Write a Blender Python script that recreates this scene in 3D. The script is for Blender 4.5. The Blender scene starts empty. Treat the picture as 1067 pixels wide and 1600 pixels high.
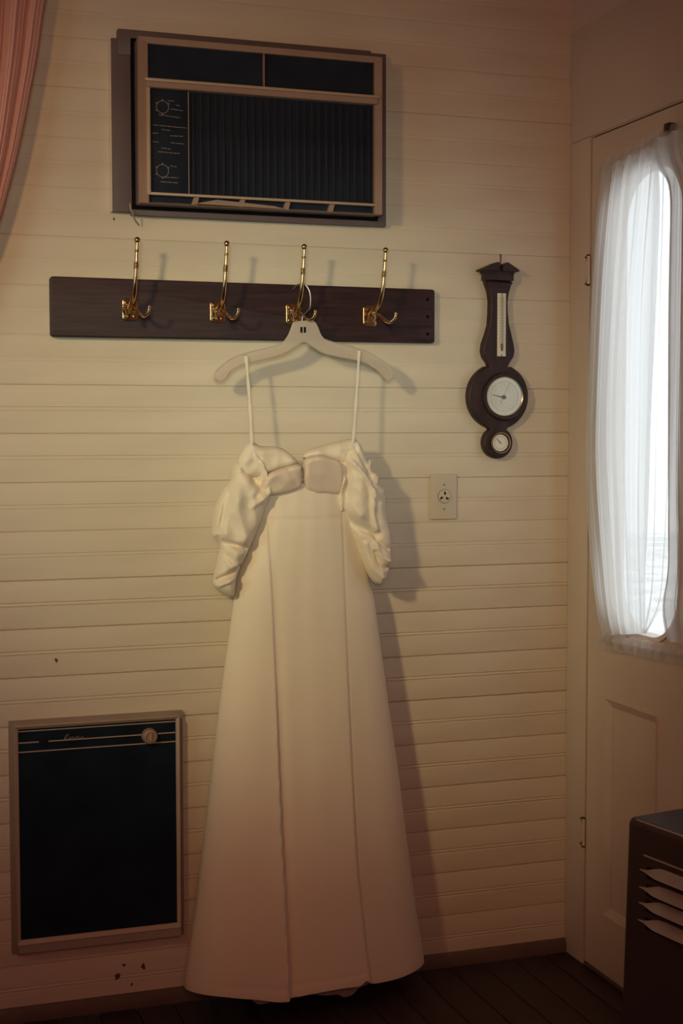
import bpy, bmesh, math, random
import numpy as np
from mathutils import Vector, Matrix
from mathutils.geometry import delaunay_2d_cdt

random.seed(7)
SC = bpy.context.scene
COL = SC.collection

# ------------------------------------------------------------------ camera
CAM_H = 1.412                       # eye height; the camera stands at x = 0, y = 0
D = 3.4                             # back wall plane y = D
XR = 1.782                          # right wall plane x = XR
F_PX = 2222.0                       # 50 mm lens on a 36 mm tall frame, in pixels of 1067x1600
YAW, PITCH, ROLL = math.radians(18.558), math.radians(-3.299), math.radians(-0.065)
fwd = Vector((math.sin(YAW) * math.cos(PITCH), math.cos(YAW) * math.cos(PITCH), math.sin(PITCH)))
rgt = Vector((math.cos(YAW), -math.sin(YAW), 0))
upv = rgt.cross(fwd)
r2 = math.cos(ROLL) * rgt + math.sin(ROLL) * upv
u2 = -math.sin(ROLL) * rgt + math.cos(ROLL) * upv
cam_data = bpy.data.cameras.new('camera')
cam_data.sensor_fit = 'VERTICAL'
cam_data.sensor_height = 36.0
cam_data.lens = 36.0 * F_PX / 1600.0
cam_data.clip_start = 0.05
cam = bpy.data.objects.new('camera', cam_data)
COL.objects.link(cam)
cam.matrix_world = Matrix(((r2.x, u2.x, -fwd.x, 0), (r2.y, u2.y, -fwd.y, 0), (r2.z, u2.z, -fwd.z, CAM_H), (0, 0, 0, 1)))
SC.camera = cam

# ------------------------------------------------------------------ exposure, sky, lamps
SC.view_settings.view_transform = 'Standard'
SC.view_settings.look = 'None'
SC.view_settings.gamma = 1.0
SC.view_settings.use_curve_mapping = False
SC.view_settings.exposure = 0.0

world = bpy.data.worlds.new('overcast_sky')
SC.world = world
world.use_nodes = True
bg = world.node_tree.nodes['Background']
bg.inputs['Color'].default_value = (0.90, 0.97, 1.0, 1)
bg.inputs['Strength'].default_value = 1.7


def lamp(name, kind, loc, target, energy, color, **kw):
    ld = bpy.data.lights.new(name, kind)
    ld.energy = energy
    ld.color = color
    for k, v in kw.items():
        setattr(ld, k, v)
    o = bpy.data.objects.new(name, ld)
    COL.objects.link(o)
    o.location = loc
    o.rotation_euler = (Vector(target) - Vector(loc)).to_track_quat('-Z', 'Y').to_euler()
    return o


# warm lamp up on the left with an added pool spot; added cool fills behind the viewer;
# the left window; an added red-brown fill for the room's ambient light
lamp('warm_lamp', 'SPOT', (-0.95, 1.25, 2.25), (0.92, 3.4, 1.40), 54, (1.0, 0.52, 0.20),
     spot_size=math.radians(56), spot_blend=1.0, shadow_soft_size=0.12)
lamp('key_pool_spot', 'SPOT', (-0.95, 1.25, 2.25), (1.04, 3.4, 1.25), 74, (0.98, 1.0, 0.56),
     spot_size=math.radians(34), spot_blend=1.0, shadow_soft_size=0.10)  # added spot beside the lamp to strengthen its shadows; no window stands here
lamp('cool_fill_spot', 'SPOT', (-0.3, -0.8, 1.75), (0.65, 3.4, 1.60), 64, (0.58, 1.0, 0.76),
     spot_size=math.radians(34), spot_blend=1.0, shadow_soft_size=0.3)  # added broad cool fill from the front, without an opening behind it
lamp('cool_pool_spot', 'SPOT', (-0.3, -0.8, 1.75), (1.08, 3.4, 1.60), 135, (0.82, 1.0, 0.90),
     spot_size=math.radians(15), spot_blend=1.0, shadow_soft_size=0.25)  # added narrow spot that brightens the middle of the wall; no source built
lamp('left_window_light', 'AREA', (-1.15, 2.3, 1.55), (0.3, 3.4, 1.55), 1.1, (0.75, 1.0, 1.0),
     shape='RECTANGLE', size=0.5, size_y=0.9, spread=math.radians(70))
lamp('red_ambient_fill', 'AREA', (-0.2, -1.2, 2.3), (0.8, 3.2, 0.8), 16, (1.0, 0.38, 0.32),
     shape='DISK', size=1.2)  # added ambient fill, reddish, with no fixture


# ------------------------------------------------------------------ pixel -> plane
def ray(px, py):
    return (fwd + r2 * ((px - 533.5) / F_PX) - u2 * ((py - 800.0) / F_PX))


def B(px, py, d=0.0):
    """point on the plane d metres in front of the back wall -> (x, z)"""
    v = ray(px, py)
    v = v * ((D - d) / v.y)
    return (v.x, v.z + CAM_H)


def RW(px, py, d=0.0):
    """point on the plane d metres off the right wall -> (y, z)"""
    v = ray(px, py)
    v = v * ((XR - d) / v.x)
    return (v.y, v.z + CAM_H)


# ------------------------------------------------------------------ materials
def new_mat(name):
    m = bpy.data.materials.new(name)
    m.use_nodes = True
    nt = m.node_tree
    return m, nt, nt.nodes['Principled BSDF'], nt.nodes['Material Output']


def pmat(name, col, rough=0.6, metal=0.0, var=0.12, scale=9.0, stretch=(1, 1, 1), bump=0.0, bscale=60.0, spec=0.5, coat=0.0, dark=None, sheen=0.0):
    m, nt, p, out = new_mat(name)
    N = nt.nodes
    L = nt.links
    tc = N.new('ShaderNodeTexCoord')
    mp = N.new('ShaderNodeMapping')
    mp.inputs['Scale'].default_value = stretch
    L.new(tc.outputs['Object'], mp.inputs['Vector'])
    nz = N.new('ShaderNodeTexNoise')
    nz.inputs['Scale'].default_value = scale
    nz.inputs['Detail'].default_value = 6
    L.new(mp.outputs['Vector'], nz.inputs['Vector'])
    cr = N.new('ShaderNodeValToRGB')
    c0 = dark if dark else tuple(c * (1 - var) for c in col)
    c1 = tuple(min(1, c * (1 + var)) for c in col)
    cr.color_ramp.elements[0].color = (*c0, 1)
    cr.color_ramp.elements[0].position = 0.3
    cr.color_ramp.elements[1].color = (*c1, 1)
    cr.color_ramp.elements[1].position = 0.7
    L.new(nz.outputs['Fac'], cr.inputs['Fac'])
    L.new(cr.outputs['Color'], p.inputs['Base Color'])
    p.inputs['Roughness'].default_value = rough
    p.inputs['Metallic'].default_value = metal
    p.inputs['Specular IOR Level'].default_value = spec
    p.inputs['Coat Weight'].default_value = coat
    p.inputs['Sheen Weight'].default_value = sheen
    if bump:
        n2 = N.new('ShaderNodeTexNoise')
        n2.inputs['Scale'].default_value = bscale
        n2.inputs['Detail'].default_value = 4
        L.new(mp.outputs['Vector'], n2.inputs['Vector'])
        bp = N.new('ShaderNodeBump')
        bp.inputs['Strength'].default_value = bump
        bp.inputs['Distance'].default_value = 0.002
        L.new(n2.outputs['Fac'], bp.inputs['Height'])
        L.new(bp.outputs['Normal'], p.inputs['Normal'])
    return m


def fabric_mat(name, col, transp, transl, weave=900.0):
    """thin woven cloth: diffuse + translucent + see-through holes"""
    m, nt, p, out = new_mat(name)
    N = nt.nodes
    L = nt.links
    N.remove(p)
    df = N.new('ShaderNodeBsdfDiffuse')
    tl = N.new('ShaderNodeBsdfTranslucent')
    tr = N.new('ShaderNodeBsdfTransparent')
    df.inputs['Color'].default_value = (*col, 1)
    tl.inputs['Color'].default_value = (*col, 1)
    nz = N.new('ShaderNodeTexNoise')
    nz.inputs['Scale'].default_value = 14
    tc = N.new('ShaderNodeTexCoord')
    mp = N.new('ShaderNodeMapping')
    mp.inputs['Scale'].default_value = (1, 1, 0.08)
    L.new(tc.outputs['Object'], mp.inputs['Vector'])
    L.new(mp.outputs['Vector'], nz.inputs['Vector'])
    mr = N.new('ShaderNodeMapRange')
    mr.inputs['To Min'].default_value = max(0, transl - 0.12)
    mr.inputs['To Max'].default_value = min(1, transl + 0.12)
    L.new(nz.outputs['Fac'], mr.inputs['Value'])
    a = N.new('ShaderNodeMixShader')
    L.new(mr.outputs['Result'], a.inputs['Fac'])
    L.new(df.outputs[0], a.inputs[1])
    L.new(tl.outputs[0], a.inputs[2])
    b = N.new('ShaderNodeMixShader')
    b.inputs['Fac'].default_value = transp
    L.new(a.outputs[0], b.inputs[1])
    L.new(tr.outputs[0], b.inputs[2])
    L.new(b.outputs[0], out.inputs['Surface'])
    return m


def glass_mat(name, tint=(1, 1, 1), refl=0.08):
    m, nt, p, out = new_mat(name)
    N = nt.nodes
    L = nt.links
    N.remove(p)
    tr = N.new('ShaderNodeBsdfTransparent')
    tr.inputs['Color'].default_value = (*tint, 1)
    gl = N.new('ShaderNodeBsdfGlossy')
    gl.inputs['Roughness'].default_value = 0.03
    mx = N.new('ShaderNodeMixShader')
    mx.inputs['Fac'].default_value = refl
    L.new(tr.outputs[0], mx.inputs[1])
    L.new(gl.outputs[0], mx.inputs[2])
    L.new(mx.outputs[0], out.inputs['Surface'])
    return m


def plastic_clear(name):
    m, nt, p, out = new_mat(name)
    N = nt.nodes
    L = nt.links
    p.inputs['Base Color'].default_value = (0.80, 0.69, 0.57, 1)
    p.inputs['Roughness'].default_value = 0.25
    tr = N.new('ShaderNodeBsdfTransparent')
    tr.inputs['Color'].default_value = (0.93, 0.90, 0.86, 1)
    lw = N.new('ShaderNodeLayerWeight')
    lw.inputs['Blend'].default_value = 0.35
    mr = N.new('ShaderNodeMapRange')
    mr.inputs['To Min'].default_value = 0.50
    mr.inputs['To Max'].default_value = 0.05
    L.new(lw.outputs['Facing'], mr.inputs['Value'])
    mx = N.new('ShaderNodeMixShader')
    L.new(mr.outputs['Result'], mx.inputs['Fac'])
    L.new(p.outputs[0], mx.inputs[1])
    L.new(tr.outputs[0], mx.inputs[2])
    L.new(mx.outputs[0], out.inputs['Surface'])
    return m


M = dict(
    wall=pmat('cream_wall_paint', (0.70, 0.60, 0.46), 0.5, var=0.06, scale=5, stretch=(0.5, 1, 2.5), bump=0.25, bscale=30),
    side_wall=pmat('cream_trim_paint', (0.66, 0.55, 0.45), 0.5, var=0.05, scale=4, bump=0.15, bscale=25),
    groove=pmat('dusty_groove', (0.22, 0.16, 0.11), 0.9, var=0.2),
    ceiling=pmat('ceiling_paint', (0.62, 0.54, 0.44), 0.8, var=0.04),
    floor=pmat('dark_stained_floor', (0.037, 0.0155, 0.014), 0.5, var=0.45, scale=6, stretch=(12, 0.8, 1), bump=0.2, bscale=40),
    baseboard=pmat('dark_base_paint', (0.13, 0.085, 0.06), 0.6, var=0.15),
    chip=pmat('bare_chip', (0.10, 0.07, 0.05), 0.9, var=0.3),
    casing=pmat('brown_casing_paint', (0.135, 0.096, 0.098), 0.55, var=0.12, scale=5, stretch=(1, 1, 1)),
    bezel=pmat('tan_plastic', (0.36, 0.235, 0.17), 0.45, var=0.08),
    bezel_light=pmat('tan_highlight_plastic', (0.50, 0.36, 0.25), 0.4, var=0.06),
    grille=pmat('navy_black_grille', (0.017, 0.023, 0.038), 0.6, var=0.3, spec=0.15),
    slat=pmat('navy_slat', (0.023, 0.025, 0.036), 0.6, var=0.3, spec=0.15),
    heater_panel=pmat('blue_black_panel', (0.010, 0.017, 0.028), 0.6, var=0.3, spec=0.08),
    print=pmat('pale_print', (0.27, 0.21, 0.18), 0.7, var=0.1),
    rack=pmat('dark_walnut', (0.032, 0.0110, 0.0125), 0.5, var=0.5, scale=7, stretch=(1.2, 4, 16), bump=0.15, spec=0.4),
    hole=pmat('dark_hole', (0.008, 0.005, 0.005), 0.9, var=0.1, spec=0.1),
    brass=pmat('polished_brass', (0.56, 0.38, 0.20), 0.2, 1.0, var=0.12, scale=30),
    brass_old=pmat('tarnished_brass', (0.30, 0.20, 0.10), 0.3, 1.0, var=0.25, scale=40),
    wire=pmat('steel_wire', (0.36, 0.33, 0.29), 0.3, 1.0, var=0.1),
    dress=pmat('ivory_satin', (0.86, 0.735, 0.57), 0.55, var=0.03, scale=6, bump=0.08, bscale=500, sheen=0.1),
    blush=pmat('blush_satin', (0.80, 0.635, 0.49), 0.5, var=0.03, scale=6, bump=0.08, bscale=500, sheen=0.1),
    strap=pmat('ivory_ribbon', (0.88, 0.78, 0.64), 0.5, var=0.05),
    lining=pmat('net_lining', (0.40, 0.33, 0.25), 0.8, var=0.1, scale=60),
    baro=pmat('dark_carved_wood', (0.036, 0.018, 0.017), 0.5, var=0.4, scale=14, stretch=(4, 1, 1), spec=0.35),
    dial=pmat('white_dial', (0.78, 0.80, 0.70), 0.4, var=0.03),
    dial_small=pmat('cream_dial', (0.80, 0.76, 0.66), 0.4, var=0.03),
    ink=pmat('dial_ink', (0.06, 0.055, 0.045), 0.6, var=0.1),
    grey_ink=pmat('faint_dial_ink', (0.42, 0.43, 0.36), 0.6, var=0.1),
    red=pmat('thermometer_spirit', (0.18, 0.05, 0.03), 0.4, var=0.1),
    scale=pmat('thermometer_scale', (0.80, 0.74, 0.60), 0.45, var=0.04),
    outlet=pmat('cream_plastic', (0.62, 0.53, 0.40), 0.4, var=0.03),
    nail=pmat('dull_nail', (0.10, 0.07, 0.05), 0.4, 1.0, var=0.2),
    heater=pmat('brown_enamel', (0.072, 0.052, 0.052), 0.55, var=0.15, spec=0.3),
    slot_shade=pmat('slot_shade_dark', (0.008, 0.008, 0.012), 0.7, var=0.2, spec=0.2),
    louver=pmat('louver_lit_enamel', (0.44, 0.38, 0.34), 0.4, var=0.12),  # much lighter than the cabinet: the lit louver tops are put into the colour
    frame=pmat('heater_frame_paint', (0.50, 0.385, 0.29), 0.5, var=0.08),
    frame_dark=pmat('heater_edge_paint', (0.30, 0.23, 0.175), 0.55, var=0.1),
    drape=None,
    sheer=fabric_mat('white_sheer', (0.90, 0.925, 0.94), 0.22, 0.66),
    sheer_thin=fabric_mat('thin_sheer', (0.92, 0.94, 0.94), 0.55, 0.66),
    glass=glass_mat('window_glass'),
    dial_glass=glass_mat('dial_glass', refl=0.05),
    clear=plastic_clear('clear_plastic'),
    grass=pmat('pale_gravel', (0.82, 0.83, 0.80), 0.9, var=0.3, scale=3),
    cord=pmat('grey_cord', (0.36, 0.28, 0.22), 0.6, var=0.1),
    iron=pmat('dark_iron', (0.05, 0.036, 0.04), 0.45, 0.4, var=0.2),
)
M['drape'] = fabric_mat('coral_drape_cloth', (0.90, 0.54, 0.48), 0.0, 0.3)


# ------------------------------------------------------------------ mesh helpers
class MB:
    def __init__(s):
        s.v = []
        s.f = []

    def add(s, vs, fs):
        o = len(s.v)
        s.v += [tuple(v) for v in vs]
        s.f += [tuple(i + o for i in f) for f in fs]
        return s

    def box(s, a, b, bev=0.0):
        bm = bmesh.new()
        bmesh.ops.create_cube(bm, size=1)
        for v in bm.verts:
            v.co = Vector([(a[i] + b[i]) / 2 + v.co[i] * abs(b[i] - a[i]) for i in range(3)])
        if bev:
            bmesh.ops.bevel(bm, geom=list(bm.edges), offset=bev, segments=2, profile=0.5, affect='EDGES')
        bm.verts.index_update()
        s.add([v.co[:] for v in bm.verts], [[v.index for v in f.verts] for f in bm.faces])
        bm.free()
        return s

    def prism(s, pts, to3, t0, t1, bev=0.0):
        """2D outline extruded from depth t0 to t1 (t1 is the face the eye sees), optional rounded front edge"""
        n = len(pts)
        layers = [(pts, t0)]
        if bev:
            sg = 1 if t1 > t0 else -1
            c = np.array(pts)
            nx = np.roll(c, -1, 0) - np.roll(c, 1, 0)
            nn = np.stack([nx[:, 1], -nx[:, 0]], 1)
            nn /= np.maximum(1e-9, np.linalg.norm(nn, axis=1))[:, None]
            area = 0.5 * np.sum(c[:, 0] * np.roll(c[:, 1], -1) - np.roll(c[:, 0], -1) * c[:, 1])
            if area < 0:
                nn = -nn
            layers.append((pts, t1 - sg * bev))
            for a in (30, 60, 90):
                k = bev * (1 - math.cos(math.radians(a)))
                layers.append(([tuple(q) for q in (c - nn * k)], t1 - sg * bev * (1 - math.sin(math.radians(a)))))
        else:
            layers.append((pts, t1))
        vs = []
        for P, t in layers:
            vs += [to3(p[0], p[1], t) for p in P]
        fs = [list(range(n))[::-1], [len(vs) - n + i for i in range(n)]]
        for k in range(len(layers) - 1):
            for i in range(n):
                j = (i + 1) % n
                fs.append([k * n + i, k * n + j, (k + 1) * n + j, (k + 1) * n + i])
        return s.add(vs, fs)

    def ring(s, outer, inner, to3, t0, t1, t1i=None):
        """frame between two loops of equal length; t1i = front depth at the inner edge"""
        n = len(outer)
        t1i = t1 if t1i is None else t1i
        vs = [to3(*p, t0) for p in outer] + [to3(*p, t1) for p in outer] + [to3(*p, t1i) for p in inner] + [to3(*p, t0) for p in inner]
        fs = []
        for i in range(n):
            j = (i + 1) % n
            for k in range(4):
                l = (k + 1) % 4
                fs.append([k * n + i, k * n + j, l * n + j, l * n + i])
        return s.add(vs, fs)

    def tube(s, path, rad, seg=10, cap=True):
        P = [Vector(p) for p in path]
        R = rad if isinstance(rad, (list, tuple)) else [rad] * len(P)
        up = None
        vs = []
        for i, p in enumerate(P):
            t = (P[min(i + 1, len(P) - 1)] - P[max(i - 1, 0)]).normalized()
            if up is None:
                up = Vector((0, 0, 1)) if abs(t.z) < 0.9 else Vector((1, 0, 0))
            a = t.cross(up)
            if a.length < 1e-6:
                a = t.cross(Vector((0, 1, 0)))
            a.normalize()
            up = a.cross(t).normalized()
            for k in range(seg):
                th = 2 * math.pi * k / seg
                vs.append(p + (a * math.cos(th) + up * math.sin(th)) * R[i])
        fs = []
        for i in range(len(P) - 1):
            for k in range(seg):
                l = (k + 1) % seg
                fs.append([i * seg + k, i * seg + l, (i + 1) * seg + l, (i + 1) * seg + k])
        if cap:
            fs.append(list(range(seg))[::-1])
            fs.append([(len(P) - 1) * seg + k for k in range(seg)])
        return s.add(vs, fs)

    def ball(s, c, r, sx=1, sy=1, sz=1):
        bm = bmesh.new()
        bmesh.ops.create_uvsphere(bm, u_segments=14, v_segments=9, radius=r)
        bm.verts.index_update()
        s.add([(c[0] + v.co.x * sx, c[1] + v.co.y * sy, c[2] + v.co.z * sz) for v in bm.verts], [[v.index for v in f.verts] for f in bm.faces])
        bm.free()
        return s

    def lathe(s, prof, c, to3, seg=40):
        """profile of (radius, depth) around the 2D centre c; last entry closes with a cap if radius > 0"""
        vs = []
        for r, t in prof:
            for k in range(seg):
                a = 2 * math.pi * k / seg
                vs.append(to3(c[0] + r * math.cos(a), c[1] + r * math.sin(a), t))
        fs = []
        for i in range(len(prof) - 1):
            for k in range(seg):
                l = (k + 1) % seg
                fs.append([i * seg + k, i * seg + l, (i + 1) * seg + l, (i + 1) * seg + k])
        fs.append([(len(prof) - 1) * seg + k for k in range(seg)])
        fs.append(list(range(seg))[::-1])
        return s.add(vs, fs)


def back3(x, z, t):                 # t metres in front of the back wall
    return (x, D - t, z)


def right3(y, z, t):                # t metres off the right wall
    return (XR - t, y, z)


ORG = {}


def make(name, mb, mat, parent=None, smooth=True, angle=40, kind=None, label=None):
    me = bpy.data.meshes.new(name)
    o = bpy.data.objects.new(name, me)
    COL.objects.link(o)
    vs = np.array(mb.v, dtype=float)
    root = ORG.get(parent.name, Vector((0, 0, 0))) if parent else Vector((0, 0, 0))
    c = Vector(((vs[:, 0].min() + vs[:, 0].max()) / 2, (vs[:, 1].min() + vs[:, 1].max()) / 2, vs[:, 2].min()))
    me.from_pydata([tuple(Vector(v) - c) for v in mb.v], [], mb.f)
    bm = bmesh.new()
    bm.from_mesh(me)
    bmesh.ops.recalc_face_normals(bm, faces=bm.faces)
    bm.to_mesh(me)
    bm.free()
    me.validate()
    me.materials.append(mat)
    if smooth:
        for p in me.polygons:
            p.use_smooth = True
        try:
            me.set_sharp_from_angle(angle=math.radians(angle))
        except Exception:
            pass
    o.location = c - root
    ORG[o.name] = c
    if parent:
        o.parent = parent
    if kind:
        o['kind'] = kind
    if label:
        o['label'] = label
    return o


def thing(name, label, cat, loc, group=None):
    o = bpy.data.objects.new(name, None)
    COL.objects.link(o)
    o.empty_display_size = 0.05
    o.location = loc
    ORG[o.name] = Vector(loc)
    o['label'] = label
    o['category'] = cat
    if group:
        o['group'] = group
    return o


def copy_part(src, parent, offset=Vector((0, 0, 0))):
    c = src.copy()
    COL.objects.link(c)
    c.parent = parent
    c.location = src.location + offset
    return c


def catmull(pts, n=6, closed=False):
    P = [np.array(p, float) for p in pts]
    N = len(P)
    out = []
    rng = range(N) if closed else range(N - 1)
    for i in rng:
        g = (lambda k: P[k % N]) if closed else (lambda k: P[min(max(k, 0), N - 1)])
        p0, p1, p2, p3 = g(i - 1), g(i), g(i + 1), g(i + 2)
        for k in range(n):
            t = k / n
            out.append(tuple(0.5 * ((2 * p1) + (-p0 + p2) * t + (2 * p0 - 5 * p1 + 4 * p2 - p3) * t * t + (-p0 + 3 * p1 - 3 * p2 + p3) * t ** 3)))
    if not closed:
        out.append(tuple(P[-1]))
    return out


def pl_dist(Q, poly, closed=False):
    """distance of points Q (n,2) to a polyline"""
    A = np.array(poly, float)
    Bp = np.roll(A, -1, 0)
    if not closed:
        A, Bp = A[:-1], Bp[:-1]
    best = np.full(len(Q), 1e9)
    for a, b in zip(A, Bp):
        ab = b - a
        t = np.clip(((Q - a) @ ab) / max(1e-12, ab @ ab), 0, 1)
        best = np.minimum(best, np.linalg.norm(Q - (a + t[:, None] * ab), axis=1))
    return best


def inside(Q, poly):
    x, y = Q[:, 0], Q[:, 1]
    c = np.zeros(len(Q), bool)
    P = np.array(poly)
    j = len(P) - 1
    for i in range(len(P)):
        xi, yi = P[i]
        xj, yj = P[j]
        cond = ((yi > y) != (yj > y)) & (x < (xj - xi) * (y - yi) / (yj - yi + 1e-15) + xi)
        c ^= cond
        j = i
    return c


def puff(px, d_edge, bulge, R, folds=(), res=0.005, back=0.5, closed_smooth=4, dmin=0.012, tilt=0.0, seed=0, crumple=0.0):
    """a stuffed piece of cloth: outline in the plane d_edge off the back wall, swelling towards the room,
    with ridges (amp > 0) and creases (amp < 0) along given lines"""
    poly = [B(*p, d_edge) for p in catmull(px, closed_smooth, True)]
    # even resampling of the outline
    P = np.array(poly)
    seg = np.linalg.norm(np.roll(P, -1, 0) - P, axis=1)
    cum = np.concatenate([[0], np.cumsum(seg)])
    n = max(12, int(cum[-1] / res))
    tt = np.linspace(0, cum[-1], n, endpoint=False)
    PP = np.vstack([P, P[:1]])
    outl = np.stack([np.interp(tt, cum, PP[:, 0]), np.interp(tt, cum, PP[:, 1])], 1)
    gx = np.arange(outl[:, 0].min(), outl[:, 0].max(), res)
    gz = np.arange(outl[:, 1].min(), outl[:, 1].max(), res * 0.87)
    Q = np.array([(x + (res / 2 if k % 2 else 0), z) for k, z in enumerate(gz) for x in gx])
    Q = Q[inside(Q, outl)]
    Q = Q[pl_dist(Q, outl, True) > res * 0.6]
    allp = np.vstack([outl, Q])
    co, _, tris, *_ = delaunay_2d_cdt([Vector(p) for p in allp], [(i, (i + 1) % n) for i in range(n)], [], 1, 1e-6)
    co = np.array([c[:] for c in co])
    dist = pl_dist(co, outl, True)
    dist[dist < 1e-5] = 0
    k = np.clip(dist / R, 0, 1)
    h = bulge * np.sqrt(np.maximum(0, 1 - (1 - k) ** 2))
    hb = h.copy()
    fade = np.clip(dist / 0.006, 0, 1)
    for line, w, amp in folds:
        L = [B(*p, d_edge + bulge * 0.7) for p in catmull(line, 5)] if len(line) > 2 else [B(*p, d_edge + bulge * 0.7) for p in line]
        h += fade * amp * np.exp(-(pl_dist(co, L) / w) ** 2)
    if crumple:
        rs = random.Random(seed)
        for _ in range(6):
            kx, kz = rs.uniform(-70, 70), rs.uniform(-45, 45)
            ph = rs.uniform(0, 6.3)
            bend = 0.7 * np.sin(23 * co[:, 1] + 31 * co[:, 0] + ph * 2)
            h += fade * crumple * (0.64 - np.abs(np.sin(kx * co[:, 0] + kz * co[:, 1] + ph + bend)))
    h = np.maximum(h, 0)
    d0 = d_edge + tilt * (co[:, 1] - outl[:, 1].mean())
    front = [(c[0], D - (dd + hh), c[1]) for c, hh, dd in zip(co, h, d0)]
    mb = MB()
    idx = {}
    vs = list(front)
    for i, c in enumerate(co):
        if dist[i] == 0:
            idx[i] = i
        else:
            idx[i] = len(vs)
            vs.append((c[0], D - max(dmin, d0[i] - back * hb[i]), c[1]))
    fs = [tuple(t) for t in tris] + [tuple(idx[i] for i in t)[::-1] for t in tris]
    mb.add(vs, fs)
    return mb


def rect(a, b):
    """four corners from two (x, z) corners"""
    return [(a[0], a[1]), (b[0], a[1]), (b[0], b[1]), (a[0], b[1])]


def circle(c, r, n=40, a0=0.0):
    return [(c[0] + r * math.cos(a0 + 2 * math.pi * k / n), c[1] + r * math.sin(a0 + 2 * math.pi * k / n)) for k in range(n)]


# ================================================================== ROOM SHELL
XL = -1.6
YF = -1.8
ZC = 2.75


def structure(name, mb, mat, parent=None, **kw):
    o = make(name, mb, mat, parent, **kw)
    if not parent:
        o['kind'] = 'structure'
    return o


floor = structure('floor', MB().box((XL, YF, -0.10), (XR + 0.12, D + 0.12, -0.018)), M['hole'])
bw = 0.092
nb = int((XR - XL) / bw) + 1
fb = MB().box((0, YF, -0.018), (bw - 0.0025, D, 0.0), 0.0015)
first = None
for i in range(nb):
    x0 = XL + i * bw
    if x0 + bw > XR:
        break
    if first is None:
        first = make('floor_board', fb, M['floor'], floor)
        first.location.x += x0
        base = first.location.copy()
    else:
        c = copy_part(first, floor, Vector((i * bw, 0, random.uniform(-0.0006, 0.0))))
make('floor_board', MB().box((XL + i * bw, YF, -0.018), (XR - 0.0005, D, 0.0), 0.0015), M['floor'], floor)

structure('ceiling', MB().box((XL, YF, ZC), (XR + 0.12, D + 0.12, ZC + 0.1)), M['ceiling'])

# back wall: backing with one horizontal beaded board after another
wall_back = structure('wall_back', MB().box((XL, D + 0.012, 0), (XR + 0.12, D + 0.12, ZC)), M['groove'])
PITCH_Z = 0.1155
Z0 = B(0, 600)[1] - 14 * PITCH_Z + PITCH_Z
prof = [(0.0001, 0.012), (0.0001, 0.0030), (0.0020, 0.0004), (0.0060, 0.0)]
h2 = PITCH_Z / 2
prof += [(h2 - 0.0062, 0.0), (h2 - 0.0044, 0.0019), (h2 - 0.0030, 0.0006), (h2, 0.0), (h2 + 0.0030, 0.0006), (h2 + 0.0044, 0.0019), (h2 + 0.0062, 0.0)]
prof += [(PITCH_Z - 0.0060, 0.0), (PITCH_Z - 0.0020, 0.0004), (PITCH_Z - 0.0001, 0.0030), (PITCH_Z - 0.0001, 0.012)]


def plank_mb(fill):
    P = [(z, t if t > 0.01 else t * fill) for z, t in prof]
    mb = MB()
    n = len(P)
    vs = [(XL, D + t, z) for z, t in P] + [(XR, D + t, z) for z, t in P]
    fs = [(i, i + 1, n + i + 1, n + i) for i in range(n - 1)] + [(n - 1, 0, n, 2 * n - 1)]
    fs += [tuple(range(n))[::-1], tuple(range(n, 2 * n))]
    mb.add(vs, fs)
    return mb


protos = {}
k = 0
while True:
    zz = Z0 + k * PITCH_Z
    if zz + PITCH_Z > ZC:
        break
    if zz + PITCH_Z > 0.02:
        fill = 1.5 if zz < 1.0 else (0.8 if zz < 1.5 else 0.28)      # old paint fills the upper joints
        if fill not in protos:
            o = make('plank', plank_mb(fill), M['wall'], wall_back, smooth=True, angle=25)
            protos[fill] = (o, o.location.copy())
            o.location.z += zz
        else:
            o = copy_part(protos[fill][0], wall_back)
            o.location = protos[fill][1] + Vector((0, random.uniform(0, 0.0007), zz))
            o.rotation_euler.y = random.uniform(-0.0003, 0.0003)
            if zz < 0.95:
                o.rotation_euler.x = random.uniform(-0.012, 0.002)
    k += 1

# dark shoe strip along the bottom of the back wall
structure('baseboard_back', MB().prism([(0.0, 0.0), (0.013, 0.0), (0.013, 0.026), (0.006, 0.036), (0.0, 0.036)],
                                       lambda t, z, x: (x, D - t, z), XL, XR - 0.001), M['baseboard'])
# little knots and chips in the boards
for (px, py, r) in ((88, 1032, 0.005), (183, 1526, 0.009), (194, 1508, 0.005), (224, 1510, 0.007), (206, 1538, 0.004), (178, 342, 0.003)):
    x, z = B(px, py)
    pts = [(x + r * (1 + 0.35 * math.sin(3 * a + px)) * 0.7 * math.cos(a), z + r * (1 + 0.3 * math.cos(2 * a + py)) * math.sin(a)) for a in [2 * math.pi * q / 12 for q in range(12)]]
    make('knot', MB().prism(pts, back3, -0.003, 0.0006), M['chip'], wall_back)

# right wall with the door opening
DY0, DY1, DZ = 2.46, 3.288, 2.155          # door: far/near jambs are in y, head in z
wr = MB()
wr.box((XR, DY1 + 0.004, 0), (XR + 0.046, D + 0.012, ZC))
wr.box((XR, DY0 - 0.004, DZ + 0.004), (XR + 0.046, DY1 + 0.004, ZC))
wr.box((XR, YF, 0), (XR + 0.046, DY0 - 0.004, ZC))
wr.box((XR + 0.046, DY1 - 0.012, 0), (XR + 0.060, DY1 + 0.03, DZ + 0.03))          # door stops
wr.box((XR + 0.046, DY0 - 0.03, 0), (XR + 0.060, DY0 + 0.012, DZ + 0.03))
wr.box((XR + 0.046, DY0 + 0.012, DZ - 0.012), (XR + 0.060, DY1 - 0.012, DZ + 0.03))
wall_right = structure('wall_right', wr, M['side_wall'], smooth=False)
structure('trim_1', MB().box((XR - 0.004, DY1 + 0.005, 0.0), (XR + 0.0, D - 0.001, DZ + 0.006), 0.0015), M['side_wall'])
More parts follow.
